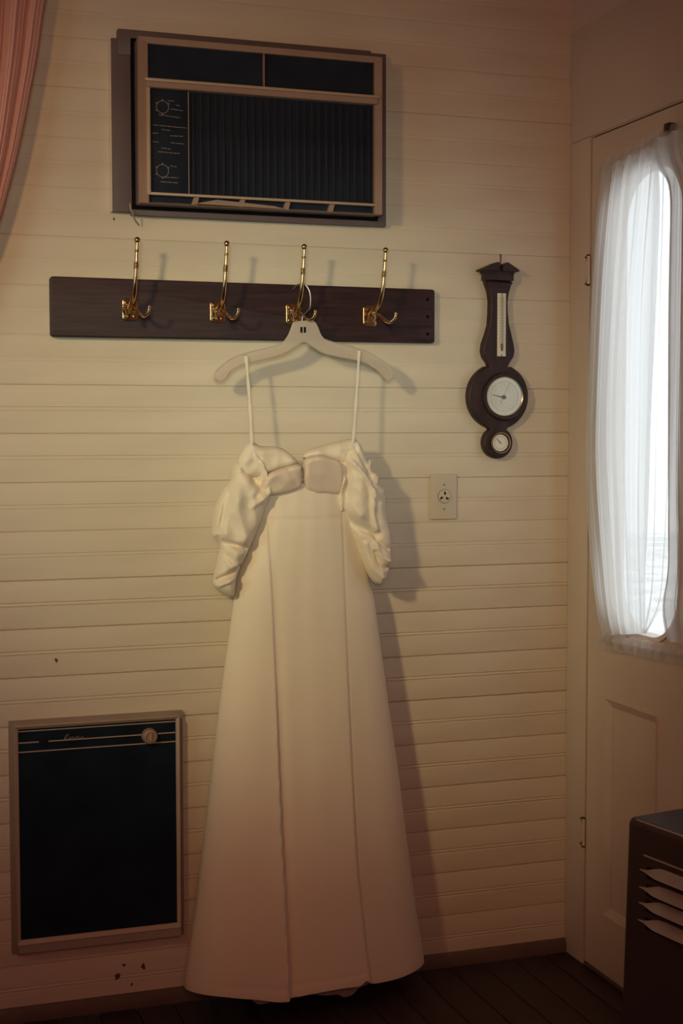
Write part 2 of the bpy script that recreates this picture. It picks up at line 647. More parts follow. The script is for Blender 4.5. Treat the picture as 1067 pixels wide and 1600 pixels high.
structure('trim_2', MB().box((XR - 0.004, DY0 - 0.1, DZ + 0.007), (XR + 0.0, D - 0.001, ZC - 0.3), 0.0015), M['side_wall'])
structure('wall_left', MB().box((XL - 0.1, YF, 0), (XL, D + 0.12, ZC)), M['side_wall'])
structure('wall_front', MB().box((XL - 0.1, YF - 0.1, 0), (XR + 0.12, YF, ZC)), M['side_wall'])

structure('trim_3', MB().box((XR - 0.004, DY0 - 0.004, 0.0), (XR + 0.07, DY1 + 0.004, 0.010), 0.002), M['baseboard'])

# ---- door: stiles and rails around a round-cornered light and a sunk panel
door = bpy.data.objects.new('door_1', None)
COL.objects.link(door)
door.location = (XR, DY1, 0)
ORG['door_1'] = Vector((XR, DY1, 0))
door['kind'] = 'structure'
door['label'] = 'cream painted door with a tall round-cornered light behind a white sheer curtain'
LY0, LY1, LZ0, LZ1, LR = 2.858, 3.180, 0.915, 2.035, 0.12
T0, T1 = -0.042, 0.0


def rounded(y0, y1, z0, z1, r, n=12):
    pts = []
    for (cy, cz, a0) in ((y1 - r, z1 - r, 0), (y0 + r, z1 - r, 90), (y0 + r, z0 + r, 180), (y1 - r, z0 + r, 270)):
        for q in range(n):
            a = math.radians(a0 + 90 * q / (n - 1))
            pts.append((cy + r * math.cos(a), cz + r * math.sin(a)))
    return pts


def outer_for(inner, y0, y1, z0, z1, cy0, cy1, cz0, cz1):
    """project loop points outwards onto a rectangle (corner runs go to the corners)"""
    n = len(inner) // 4
    out = []
    corners = [(y1, z1), (y0, z1), (y0, z0), (y1, z0)]
    for c in range(4):
        cy, cz = corners[c]
        for q in range(n):
            t = q / (n - 1)
            iy, iz = inner[c * n + q]
            if c in (0, 2):
                a, b = (cy, inner[c * n][1]), (inner[c * n + n - 1][0], cz)
            else:
                a, b = (inner[c * n][0], cz), (cy, inner[c * n + n - 1][1])
            if t < 0.5:
                s = t * 2
                out.append((a[0] + (cy - a[0]) * s, a[1] + (cz - a[1]) * s))
            else:
                s = t * 2 - 1
                out.append((cy + (b[0] - cy) * s, cz + (b[1] - cz) * s))
    return out


inn = rounded(LY0, LY1, LZ0, LZ1, LR, 13)
leaf = MB()
leaf.ring(outer_for(inn, DY0, DY1, 0.80, DZ, 0, 0, 0, 0), inn, right3, T0, T1)
PZ0, PZ1 = 0.17, 0.727
PAN = ((2.945, 3.19), (2.58, 2.825))
leaf.ring(rect((2.885, 0.012), (DY1, 0.80)), rect((PAN[0][0], PZ0), (PAN[0][1], PZ1)), right3, T0, T1)
leaf.ring(rect((DY0, 0.012), (2.885, 0.80)), rect((PAN[1][0], PZ0), (PAN[1][1], PZ1)), right3, T0, T1)
make('leaf', leaf, M['side_wall'], door, smooth=False)
for PY0, PY1 in PAN:
    make('panel', MB().box((XR + 0.010, PY0, PZ0), (XR + 0.034, PY1, PZ1)), M['side_wall'], door, smooth=False)
    make('panel_moulding', MB().ring(rect((PY0 - 0.002, PZ0 - 0.002), (PY1 + 0.002, PZ1 + 0.002)), rect((PY0 + 0.018, PZ0 + 0.018), (PY1 - 0.018, PZ1 - 0.018)), right3, -0.012, 0.004, -0.008), M['side_wall'], door, smooth=False)
make('pane', MB().prism(rounded(LY0 + 0.001, LY1 - 0.001, LZ0 + 0.001, LZ1 - 0.001, LR, 10), right3, -0.026, -0.022), M['glass'], door)
lm = rounded(LY0, LY1, LZ0, LZ1, LR, 13)
lo = rounded(LY0 - 0.014, LY1 + 0.014, LZ0 - 0.014, LZ1 + 0.014, LR + 0.014, 13)
make('light_moulding', MB().ring(lo, lm, right3, -0.001, 0.006, 0.002), M['side_wall'], door)
for zc in (1.822, 0.355):
    hb = MB()
    y = DY1 + 0.006
    hb.tube([(XR - 0.005, y, zc - 0.036), (XR - 0.005, y, zc + 0.036)], 0.0048, 10)
    hg = make('hinge', hb, M['side_wall'], door)
    kn = MB()
    for zz in (-0.036, 0.036):
        s = 1 if zz > 0 else -1
        kn.tube([(XR - 0.006, y, zc + zz), (XR - 0.006, y, zc + zz + s * 0.004)], [0.006, 0.004], 10)
        kn.box((XR - 0.0095, y - 0.002, zc + zz - 0.013 * (s > 0)), (XR - 0.0040, y + 0.004, zc + zz - 0.013 * (s > 0) + 0.013))
        kn.box((XR - 0.0075, y - 0.002, zc + zz - 0.004 * (s > 0)), (XR - 0.0035, y + 0.016, zc + zz - 0.004 * (s > 0) + 0.004))
    make('hinge_pin', kn, M['iron'], hg, label='dark worn pin ends of the hinge')
by, bz = RW(1045, 212, 0.01)
br = MB()
br.box((XR - 0.010, by - 0.020, bz - 0.026), (XR, by + 0.016, bz + 0.022), 0.002)
br.box((XR - 0.030, by - 0.030, bz + 0.004), (XR - 0.008, by - 0.008, bz + 0.024), 0.003)
make('bracket', br, M['iron'], door, label='dark metal bracket screwed above the curtain')

# outdoors beyond the door
structure('ground', MB().box((XR + 0.3, -12, -0.5), (XR + 26, 22, -0.4)), M['grass'])

# ================================================================== AIR CONDITIONER
ac = thing('air_conditioner', 'old dark-grilled air conditioner in a brown wooden surround above the coat rack', 'air conditioner', (*[B(400, 345)[0], D], B(400, 345)[1]))
dA = 0.082                                      # front of the grille
dF = 0.024                                      # front of the wooden surround
aL, aT = B(174, 58, dF)
aR, aBm = B(604, 354, dF)
_, aTop = B(184, 44, dF)
fL, fT = B(216, 56, dA)
fR, fB = B(597, 330, dA)
_, fB = B(216, 316, dA)
_, aB1 = B(213, 336, dF)


def board(a, b, t0, t1, name='casing_board', mat='casing', bev=0.002):
    x0, x1 = sorted((a[0], b[0]))
    z0, z1 = sorted((a[1], b[1]))
    return make(name, MB().box((x0, D - t1, z0), (x1, D - t0, z1), bev), M[mat], ac)


wB = 0.07
board((aL, aT), (aL + wB, B(174, 330, dF)[1]), 0.0, dF - 0.003)                     # left
board((aR - 0.055, B(604, 84, dF)[1]), (aR, aBm), 0.0, dF - 0.003)                   # right
board((B(184, 44, dF)[0], aTop), (B(580, 80, dF)[0], aTop - 0.06), 0.0, dF)          # top
board((B(206, 336, dF)[0], aB1), (B(575, 357, dF)[0], aB1 + 0.06), 0.0, dF)          # bottom
make('edge_strip', MB().box((aL - 0.0045, D - dF + 0.004, B(172, 330, dF)[1]), (aL - 0.0002, D, B(172, 62, dF)[1]), 0.001), M['wall'], ac, label='thin cream strip down the left edge')  # thin strip in the wall colour along the casing's left edge
# dark inner stop around the body
make('inner_stop', MB().ring(rect((fL - 0.008, fB - 0.008), (fR + 0.008, fT + 0.008)), rect((fL + 0.02, fB + 0.02), (fR - 0.02, fT - 0.02)), back3, 0.0, 0.030), M['hole'], ac, smooth=False)
make('cabinet', MB().box((fL, D - dA + 0.017, fB), (fR, D - 0.004, fT), 0.004), M['casing'], ac)


def A(px, py):
    return B(px, py, dA)


# front panel: outer bezel, top windows, mid rail, grille
bz_out = rect((fL, fB), (fR, fT))
wl, wt = A(231, 66)
wr_, wb_ = A(586, 153)
_, wb = A(231, 122)
_, wt = A(231, 67)
wr_ = A(586, 153)[0]
gl, gt = A(234, 138)
gr = A(588, 170)[0]
gb = A(234, 300)[1]
bm_ = MB()
bm_.ring(bz_out, rect((wl, gb - 0.024), (wr_, wt)), back3, dA - 0.025, dA, dA - 0.003)
bm_.box((wl - 0.004, D - dA - 0.006, gt + 0.002), (wr_ + 0.006, D - dA + 0.023, wb - 0.001), 0.003)
make('bezel', bm_, M['bezel'], ac, smooth=False)
make('rail_lip', MB().box((wl - 0.010, D - dA - 0.012, wb - 0.008), (wr_ + 0.008, D - dA - 0.004, wb - 0.001), 0.002), M['bezel_light'], ac)
for a, b in ((wl + 0.0005, A(413, 100)[0] - 0.001), (A(413, 100)[0] + 0.001, wr_ - 0.0005)):
    mb = MB().box((a, D - dA + 0.012, wb), (b, D - dA + 0.020, wt))
    make('intake_panel', mb, M['grille'], ac, smooth=False)
make('divider', MB().box((A(413, 100)[0] - 0.0012, D - dA + 0.002, wb), (A(413, 100)[0] + 0.0012, D - dA + 0.014, wt)), M['bezel'], ac, smooth=False)
make('grille_back', MB().box((gl - 0.006, D - dA + 0.016, gb - 0.02), (gr + 0.001, D - dA + 0.020, gt + 0.002)), M['grille'], ac, smooth=False)
cx1 = A(295, 220)[0]
cp = make('control_panel', MB().box((gl, D - dA + 0.008, gb), (cx1, D - dA + 0.018, gt), 0.001), M['grille'], ac)
make('left_lip', MB().box((gl - 0.008, D - dA - 0.004, gb - 0.004), (gl, D - dA + 0.01, gt + 0.002), 0.001), M['bezel_light'], ac)
make('panel_edge', MB().box((cx1, D - dA + 0.004, gb), (cx1 + 0.0016, D - dA + 0.012, gt)), M['bezel'], ac, smooth=False)
ns = 25
first = None
x0s = cx1 + 0.010
sw = (gr - x0s) / ns
for i in range(ns):
    if first is None:
        first = make('grille_slat', MB().box((x0s, D - dA + 0.0115, gb + 0.001), (x0s + sw * 0.42, D - dA + 0.0175, gt - 0.002), 0.001), M['slat'], ac)
    else:
        copy_part(first, ac, Vector((i * sw, 0, 0)))
make('bottom_lip', MB().box((gl - 0.008, D - dA - 0.003, gb - 0.006), (gr + 0.002, D - dA + 0.010, gb), 0.001), M['bezel_light'], ac)
# five slots under the grille, with little webs between them
first = None
x0s, x1s = gl - 0.002, gr
for i in range(5):
    sx = (x1s - x0s) / 5
    if i < 4:
        xx = x0s + (i + 1) * sx
        mb = MB().prism([(xx - 0.006, gb - 0.006), (xx + 0.006, gb - 0.006), (xx + 0.001, gb - 0.024), (xx - 0.012, gb - 0.024)], back3, dA - 0.016, dA - 0.004)
        make('vent_web', mb, M['bezel'], ac, smooth=False)
vane = MB().prism([(x0s + 0.105, gb - 0.022), (x0s + 0.16, gb - 0.010), (x0s + 0.30, gb - 0.018), (x0s + 0.33, gb - 0.024)], back3, dA - 0.015, dA + 0.001)
make('vent_vane', vane, M['bezel'], ac, smooth=False)
# print on the control panel: rings with ticks, and lines of lettering too small to read
pr = MB()
tp = dA - 0.0078


def pline(x0, y0, x1, y1, w=0.0013):
    a, b = A(x0, y0), A(x1, y1)
    pr.prism([(a[0], a[1] - w / 2), (b[0], b[1] - w / 2), (b[0], b[1] + w / 2), (a[0], a[1] + w / 2)], back3, tp - 0.0004, tp)


for (px, py) in ((255, 166), (255, 266)):
    c = A(px, py)
    pr.ring(circle(c, 0.0150, 28), circle(c, 0.0136, 28), back3, tp - 0.0004, tp)
    for q in range(5):
        a = math.radians(30 + 60 * q)
        e = (c[0] + 0.0165 * math.cos(a), c[1] + 0.0165 * math.sin(a))
        pr.prism(circle(e, 0.0018, 8), back3, tp - 0.0004, tp)
for (x0, y0, x1, y1) in ((263, 156, 275, 157), (276, 163, 282, 164), (268, 169, 287, 172), (249, 178, 283, 183), (240, 194, 292, 199), (254, 201, 267, 203), (239, 207, 248, 207), (267, 211, 287, 212), (268, 222, 289, 224), (239, 220, 250, 221), (253, 230, 268, 232), (248, 236, 282, 239), (267, 258, 277, 260), (256, 276, 280, 277), (252, 283, 280, 285)):
    # broken strokes, like words
    L = x1 - x0
    xx = x0
    rr = random.Random(int(x0 * 7 + y0))
    while xx < x1 - 1:
        w = min(rr.uniform(4, 12), x1 - xx)
        t = (xx - x0) / L
        t2 = (xx + w - x0) / L
        pline(xx, y0 + (y1 - y0) * t, xx + w, y0 + (y1 - y0) * t2, 0.0016)
        xx += w + 1.2
make('printed_markings', pr, M['print'], cp, smooth=False, kind='stuff')
# loose cord at the lower left corner
mb = MB()
mb.tube([(*[B(203, 318, .04)[0]], D - .04, B(203, 318, .04)[1])] + [(B(x, y, t)[0], D - t, B(x, y, t)[1]) for x, y, t in ((204, 326, .042), (207, 334, .04), (211, 344, .03), (217, 352, .012))], 0.0018, 8)
make('loose_cord', mb, M['cord'], ac)

# ================================================================== COAT RACK
rL, rT = B(79, 432, 0.022)
rR = B(680, 500, 0.022)[0]
rB = B(79, 525, 0.022)[1]
rack = thing('coat_rack', 'long dark wooden board with four brass coat hooks mounted below the air conditioner', 'coat rack', ((rL + rR) / 2, D, rB))
rp = []
for (cx, cz, a0) in ((rR - .008, rT - .008, 0), (rL + .006, rT - .006, 90), (rL + .006, rB + .006, 180), (rR - .008, rB + .008, 270)):
    for q in range(5):
        a = math.radians(a0 + 90 * q / 4)
        rp.append((cx + .007 * math.cos(a), cz + .007 * math.sin(a)))
make('board', MB().prism(rp, back3, 0.0, 0.022, 0.003), M['rack'], rack)
for (px, py) in ((668, 468), (668, 495), (668, 522)):
    make('screw_hole', MB().lathe([(0.0042, 0.0216), (0.0042, 0.0226), (0.003, 0.0228)], B(px, py, .022), back3, 14), M['hole'], rack)
# one hook in its own frame (origin: middle of its plate on the board), then three copies
hx = [B(px, py, 0.112)[0] for px, py in ((213, 430), (353, 440), (474, 430), (599, 440))]
plate_z = B(204, 484, .022)[1]


def hk(x, t, z):
    return (x + hx[0], D - 0.022 - t, z + plate_z)


hmb = MB()
up_path = catmull([(0, 0.004, 0.004), (0, 0.030, 0.010), (0, 0.058, 0.026), (0, 0.075, 0.052), (0.001, 0.081, 0.085), (0.002, 0.084, 0.112), (0.003, 0.088, 0.150)], 5)
n = len(up_path)
hmb.tube([hk(*p) for p in up_path], [0.0085 - 0.0050 * (i / (n - 1)) ** 0.8 for i in range(n)], 12)
for t in (0.70, 0.735, 0.77, 0.90):
    p = up_path[int(t * (n - 1))]
    q = up_path[int(t * (n - 1)) + 1]
    hmb.ball(hk(*p), 0.0062 if t < 0.9 else 0.0055, 1, 1, 0.7)
e = up_path[-1]
hmb.ball(hk(e[0], e[1], e[2] + 0.003), 0.0072)
for s in (-1, 1):
    lp = catmull([(0, 0.022, 0.006), (s * 0.006, 0.044, -0.002), (s * 0.014, 0.062, -0.016), (s * 0.021, 0.076, -0.020), (s * 0.028, 0.086, -0.012), (s * 0.030, 0.089, 0.000)], 5)
    n2 = len(lp)
    hmb.tube([hk(*p) for p in lp], [0.0058 - 0.0024 * i / (n2 - 1) for i in range(n2)], 10)
    hmb.ball(hk(*lp[-1]), 0.0048)
hook = make('hook', hmb, M['brass'], rack, angle=60)
pm = MB()
pp = []
for (cx, cz, a0) in ((0.011, 0.018, 0), (-0.011, 0.018, 90), (-0.011, -0.018, 180), (0.011, -0.018, 270)):
    for q in range(6):
        a = math.radians(a0 + 90 * q / 5)
        pp.append((hx[0] + cx + 0.008 * math.cos(a), plate_z + cz + 0.008 * math.sin(a)))
pm.prism(pp, back3, 0.022, 0.0275, 0.002)
pm.tube([hk(0, 0.003, 0.004), hk(0, 0.012, 0.006)], [0.014, 0.009], 14)
plate = make('base_plate', pm, M['brass'], hook)
screws = []
for (sx, sz) in ((-0.010, 0.016), (0.010, -0.016), (-0.010, -0.016)):
    screws.append(make('screw', MB().lathe([(0.0040, 0.0272), (0.0040, 0.0285), (0.0022, 0.0292)], (hx[0] + sx, plate_z + sz), back3, 12), M['brass_old'], hook, label='tarnished screw head'))
for i in range(1, 4):
    h = copy_part(hook, rack, Vector((hx[i] - hx[0], 0, 0)))
    h.rotation_euler.z = (0, 0.0, 0.0, 0.10)[i]
    copy_part(plate, h)
    for s in screws:
        copy_part(s, h)

# ================================================================== HANGER
dH = 0.088
hc = B(474, 520, dH)
hang = thing('clothes_hanger', 'clear plastic clothes hanger with wire hook, hung on the third brass hook', 'hanger', (hc[0], D - dH, B(474, 596, dH)[1]))
out_px = [(459, 503), (468, 501.5), (482, 501), (491, 502), (497, 512), (502, 524), (512, 533), (530, 538), (548, 540), (566, 547), (585, 556), (600, 566), (609, 577), (613, 588), (607, 595), (600, 590), (591, 580), (578, 571), (560, 564), (530, 558), (505, 552), (487, 541), (475, 535), (463, 541), (445, 552), (422, 559), (398, 565), (375, 571), (361, 579), (352, 592), (342, 596), (333, 590), (337, 579), (350, 568), (368, 557), (390, 550), (420, 543), (440, 536), (450, 524), (455, 512)]
hp = [B(*p, dH) for p in catmull(out_px, 3, True)]
make('body', MB().prism(hp, back3, dH - 0.004, dH + 0.004, 0.0025), M['clear'], hang, angle=50)
# raised rim line along the top and end loops, as moulded
for line in ([(440, 537), (420, 543), (390, 550), (368, 557), (350, 568), (337, 580), (334, 589), (342, 595), (351, 591), (358, 580), (372, 572)],
             [(505, 530), (530, 538), (566, 547), (585, 556), (600, 566), (609, 577), (612, 588), (607, 594), (600, 590), (590, 579), (577, 571)]):
    make('rim', MB().tube([(B(*p, dH)[0], D - dH - 0.004, B(*p, dH)[1]) for p in catmull(line, 4)], 0.0013, 8), M['clear'], hang)
for (x0, x1) in ((468.5, 471.6), (473.8, 477)):
    a, b = B(x0, 511, dH), B(x1, 520, dH)
    make('slot', MB().box((a[0], D - dH - 0.0046, b[1]), (b[0], D - dH - 0.003, a[1])), M['hole'], hang, smooth=False)
wp = catmull([(472, 520, .088), (472, 500, .088), (473, 493, .088), (479, 487, .087), (484, 481, .086), (485, 466, .085), (483, 454, .084), (477, 445, .082), (470, 443.5, .081), (463, 446, .080), (458, 452, .079)], 4)
make('wire_hook', MB().tube([(B(x, y, t)[0], D - t, B(x, y, t)[1]) for x, y, t in wp], 0.0015, 8), M['wire'], hang)

# ================================================================== DRESS
zhem = 0.060
dress = thing('gown', 'long ivory satin gown with puffed sleeves and a bow bodice hanging from the clear hanger', 'dress', (B(470, 1540)[0], D, zhem))
dE0, dE1 = 0.060, 0.085
Lp = [(409, 735), (407, 765), (402, 800), (390, 850), (375, 890), (366, 930), (352, 1030), (340, 1120), (329, 1210), (318, 1310), (306, 1410), (295, 1490), (288, 1540)]
Rp = [(546, 735), (549, 765), (553, 800), (562, 850), (574, 900), (584, 935), (597, 1030), (609, 1120), (622, 1210), (634, 1310), (647, 1410), (659, 1490), (664, 1530)]


def edge_fn(pts, dfun):
    q = [B(*p, dfun(p[1])) for p in pts]
    q.sort(key=lambda a: a[1])
    return lambda z: float(np.interp(z, [a[1] for a in q], [a[0] for a in q]))


def dedge(y):
    return float(np.interp(y, [735, 1540], [dE0, dE1]))


def dfront_px(y):
    return float(np.interp(y, [735, 800, 1000, 1300, 1550], [0.100, 0.108, 0.130, 0.170, 0.205]))


eL, eR = edge_fn(Lp, dedge), edge_fn(Rp, dedge)
f1 = edge_fn([(416, 735), (419, 820), (426, 950), (432, 1100), (439, 1300), (449, 1500), (452, 1560)], dfront_px)
f2 = edge_fn([(530, 735), (535, 830), (541, 1000), (546, 1120), (552, 1260), (558, 1360), (570, 1470), (581, 1545)], dfront_px)
ztop = B(478, 735, 0.08)[1]
NU, NV = 230, 190
zs_front = [B(470, y, dfront_px(y))[1] for y in (735, 800, 1000, 1300, 1550)]
zseam = B(480, 812, 0.11)[1]


def front_depth(z):
    return float(np.interp(-z, [-q for q in zs_front], [0.100, 0.108, 0.130, 0.170, 0.205]))


def sm(t):
    t = min(1, max(0, t))
    return t * t * (3 - 2 * t)


sk = MB()
vs = []
for j in range(NV + 1):
    v = j / NV
    z = ztop + (zhem - ztop) * v
    xl, xr = eL(z), eR(z)
    de = dE0 + (dE1 - dE0) * v
    df = front_depth(z)
    a1, a2 = f1(z), f2(z)
    xc, hw = (xl + xr) / 2, (xr - xl) / 2
    st1 = 0.002 + 0.011 * sm((v - 0.05) * 1.1)
    st2 = 0.0015 + 0.006 * sm((v - 0.1) * 1.1)
    for i in range(NU):
        if i <= NU * 0.7:
            th = math.pi * i / (NU * 0.7)
            # even spacing in x across the front
            s = i / (NU * 0.7)
            x = xl + (xr - xl) * (0.5 - 0.5 * math.cos(math.pi * (0.12 + 0.76 * s)) - (0.5 - 0.5 * math.cos(math.pi * 0.12))) / (math.cos(math.pi * 0.12))
            q = (x - xc) / hw
            prof_ = max(0.0, 1 - abs(q) ** 2.6) ** 0.55
            dep = de + (df - de) * prof_
            fade = min(1, prof_ * 1.5)
            if x < a1:
                dep += fade * st1 * math.exp(-(a1 - x) / 0.075)
            else:
                dep += fade * st1 * (1 - sm((x - a1) / 0.0045)) - fade * 0.006 * v * math.exp(-((x - a1 - 0.012) / 0.014) ** 2)
            if x > a2:
                dep -= 0.0
            if x < a2:
                dep += fade * st2 * math.exp(-(a2 - x) / 0.05)
            else:
                dep += fade * st2 * (1 - sm((x - a2) / 0.006))
            dep -= fade * (0.001 + 0.002 * v) * math.exp(-((x - a2 - 0.004) / 0.004) ** 2)
            # soft hanging waves
            dep += fade * v * 0.005 * math.sin((q * 3.1 + 0.4) * 2.2) + fade * 0.0006 * math.sin(q * 19 + 1.0) * (0.4 + 0.6 * v)
            dep -= fade * 0.0022 * math.exp(-((z - zseam) / 0.0030) ** 2) * (1 if a1 < x < a2 else 0.5)
            dep -= fade * 0.0012 * math.exp(-((z - zhem - 0.026) / 0.002) ** 2)
        else:
            s = (i - NU * 0.7) / (NU * 0.3)
            x = xr + (xl - xr) * s
            q = (x - xc) / hw
            dep = de - (de - 0.016) * max(0, 1 - abs(q) ** 3) ** 0.6
        zz = z
        if v > 0.93:
            w = (v - 0.93) / 0.07
            q = (x - xc) / hw
            zz += w * (0.004 * math.sin(q * 7 + 0.5) + 0.012 * math.exp(-((x - a2 + 0.012) / 0.012) ** 2) - 0.007 * math.exp(-((x - a1 + 0.02) / 0.05) ** 2) + 0.012 * max(0, -q - 0.6) * 1.5)
        vs.append((x, D - dep, zz))
fs = []
for j in range(NV):
    for i in range(NU):
        k = (i + 1) % NU
        fs.append((j * NU + i, j * NU + k, (j + 1) * NU + k, (j + 1) * NU + i))
fs.append(tuple(range(NU)))
sk.add(vs, fs)
make('skirt', sk, M['dress'], dress, angle=70)

# net underskirt peeping out under the hem
un = MB()
vs = []
nu = 200
for j in range(9):
    v = j / 8
    for i in range(nu):
        a = 2 * math.pi * i / nu
        z = 0.30 + (0.046 - 0.30) * v
        xl, xr = eL(max(z, zhem)), eR(max(z, zhem))
        xc, hw = (xl + xr) / 2, (xr - xl) / 2 * 0.80
        ruf = 1 + 0.018 * math.sin(a * 22) * v + 0.02 * math.sin(a * 9 + 1) * v
        x = xc - hw * math.cos(a) * ruf
        dep = 0.085 + (0.088 if math.sin(a) > 0 else 0.05) * math.sin(a) * ruf
        drop = 0.0
        for (x0, w, am) in ((B(413, 1565, .17)[0], 0.024, 0.016), (B(528, 1555, .17)[0], 0.055, 0.011), (B(545, 1560, .17)[0], 0.022, 0.012)):
            if math.sin(a) > 0:
                drop += am * math.exp(-((x - x0) / w) ** 4)
        vs.append((x, D - dep, z - v * drop))
fs = [(j * nu + i, j * nu + (i + 1) % nu, (j + 1) * nu + (i + 1) % nu, (j + 1) * nu + i) for j in range(8) for i in range(nu)]
un.add(vs, fs)
make('underskirt', un, M['lining'], dress, label='grey net lining showing under the hem')

# bust, bow, sleeves
make('bust_cup', puff([(380, 700), (392, 689), (407, 697), (425, 697), (442, 701), (456, 712), (466, 725), (445, 733), (421, 740), (400, 746), (380, 742), (370, 722)], 0.082, 0.026, 0.020,
                      [([(384, 722), (405, 708), (430, 704)], 0.006, 0.003)], 0.005, seed=1, crumple=0.002), M['dress'], dress, angle=80)
make('bust_cup', puff([(472, 716), (478, 705), (492, 699), (524, 690), (551, 685), (561, 691), (567, 704), (571, 722), (556, 734), (530, 726), (505, 717), (485, 717)], 0.082, 0.026, 0.020,
                      [([(535, 705), (555, 712)], 0.006, -0.004), ([(548, 700), (562, 720)], 0.005, 0.004)], 0.005, seed=2, crumple=0.002), M['dress'], dress, angle=80)
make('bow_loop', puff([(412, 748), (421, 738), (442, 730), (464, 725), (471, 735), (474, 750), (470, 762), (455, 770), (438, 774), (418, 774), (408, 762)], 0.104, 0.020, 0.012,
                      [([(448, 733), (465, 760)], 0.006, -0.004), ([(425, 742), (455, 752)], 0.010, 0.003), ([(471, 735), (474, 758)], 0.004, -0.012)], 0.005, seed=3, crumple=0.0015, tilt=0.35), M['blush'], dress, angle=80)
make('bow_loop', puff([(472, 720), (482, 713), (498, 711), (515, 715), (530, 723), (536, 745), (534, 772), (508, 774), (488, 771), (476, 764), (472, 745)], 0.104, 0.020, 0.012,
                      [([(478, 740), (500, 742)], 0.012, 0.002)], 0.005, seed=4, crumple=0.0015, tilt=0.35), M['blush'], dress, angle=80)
left_px = [(390, 698), (377, 716), (364, 730), (361, 748), (349, 764), (335, 797), (331, 834), (337, 843), (344, 853), (338, 880), (333, 904), (335, 917), (349, 929), (363, 933), (366, 915), (369, 900), (377, 880), (393, 847), (408, 807), (421, 770), (418, 740), (410, 720), (400, 706)]
make('sleeve', puff(left_px, 0.074, 0.050, 0.040,
                    [([(337, 843), (358, 850), (384, 856)], 0.0065, -0.016), ([(344, 858), (372, 868)], 0.012, 0.006),
                     ([(391, 733), (398, 742), (402, 752)], 0.016, -0.040), ([(409, 722), (416, 742), (420, 768)], 0.006, 0.012),
                     ([(400, 775), (412, 758)], 0.008, -0.012), ([(392, 790), (418, 772)], 0.007, 0.008),
                     ([(360, 772), (350, 800), (343, 842)], 0.0055, -0.011), ([(346, 770), (337, 820)], 0.007, 0.006),
                     ([(334, 913), (352, 901), (376, 885)], 0.006, -0.020), ([(338, 920), (352, 910), (366, 904)], 0.004, 0.010), ([(348, 868), (360, 885), (372, 884)], 0.006, 0.007),
                     ([(372, 760), (366, 800), (380, 840)], 0.014, 0.006), ([(385, 715), (375, 735)], 0.007, 0.006)],
                    0.0036, seed=5, crumple=0.0042, back=0.8), M['dress'], dress, angle=80)
right_px = [(550, 688), (562, 694), (569, 716), (576, 722), (579, 740), (587, 743), (590, 757), (599, 767), (601, 807), (607, 842), (608, 868), (606, 884), (597, 910), (586, 912), (574, 897), (561, 868), (552, 842), (541, 818), (528, 800), (523, 770), (525, 742), (526, 722), (537, 705)]
make('sleeve', puff(right_px, 0.080, 0.052, 0.036,
                    [([(525, 722), (537, 746), (531, 775), (536, 800)], 0.0055, 0.013), ([(541, 722), (543, 748), (541, 806)], 0.0075, -0.016),
                     ([(548, 722), (572, 752), (580, 775)], 0.005, 0.011), ([(556, 700), (575, 738)], 0.006, -0.008),
                     ([(580, 765), (579, 800), (585, 828)], 0.005, 0.011), ([(586, 770), (589, 815)], 0.0065, -0.004),
                     ([(542, 806), (560, 822), (586, 836)], 0.009, -0.016), ([(586, 842), (597, 852), (606, 858)], 0.0045, -0.011),
                     ([(584, 848), (592, 868), (605, 876)], 0.0045, 0.010), ([(585, 862), (592, 882), (604, 888)], 0.005, -0.012),
                     ([(570, 850), (580, 885), (596, 902)], 0.006, 0.009), ([(566, 868), (578, 898)], 0.005, -0.009), ([(560, 765), (563, 800)], 0.016, 0.007)],
                    0.0036, seed=6, crumple=0.0042, back=0.8), M['dress'], dress, angle=80)
make('sleeve_knot', puff([(575, 741), (582, 737), (589, 742), (591, 752), (586, 760), (577, 758), (572, 750)], 0.115, 0.018, 0.012,
                         [([(578, 742), (586, 756)], 0.003, -0.004)], 0.003), M['dress'], dress, angle=80)
make('sleeve_ruffle', puff([(572, 735), (575, 724), (578, 718), (579, 727), (577, 740), (574, 744)], 0.11, 0.008, 0.006, [], 0.003), M['dress'], dress, angle=80)


def strap(p0, p1, sway):
    mb = MB()
    n = 26
    pts = []
    for i in range(n + 1):
        t = i / n
        px = p0[0] + (p1[0] - p0[0]) * t + sway * math.sin(math.pi * t)
        py = p0[1] + (p1[1] - p0[1]) * t
        d = 0.097 + 0.014 * t + 0.001 * math.sin(9 * t)
        x, z = B(px, py, d)
        w = 0.0031 + 0.0007 * math.sin(t * 21 + p0[0])
        pts.append((x, z, d, w))
    # back over the hanger arm
    x, z, d, w = pts[0]
    pre = [(x, z - 0.020, dH - 0.010, w), (x, z - 0.004, dH - 0.0085, w), (x, z + 0.003, dH, w)]
    vs = []
    for (x, z, d, w) in pre + pts:
        vs += [(x - w, D - d + 0.0009, z), (x + w, D - d + 0.0009, z), (x + w, D - d - 0.0009, z), (x - w, D - d - 0.0009, z)]
    m = len(pre + pts)
    fs = [(i * 4 + k, i * 4 + (k + 1) % 4, i * 4 + 4 + (k + 1) % 4, i * 4 + 4 + k) for i in range(m - 1) for k in range(4)]
    fs += [(0, 1, 2, 3), tuple((m - 1) * 4 + k for k in range(4))]
    mb.add(vs, fs)
    return make('strap', mb, M['strap'], dress, angle=60)


strap((384, 556), (393, 694), 1.0)
strap((561, 548), (551, 692), 0.5)

# ================================================================== BAROMETER
dB = 0.024
bc = B(780, 618, dB)
baro = thing('barometer', 'dark wooden banjo barometer with thermometer and white dial on the wall by the corner', 'barometer', (bc[0], D, B(780, 712, dB)[1]))


def px_half(y, wl_, wr):
    return (wl_, y), (wr, y)


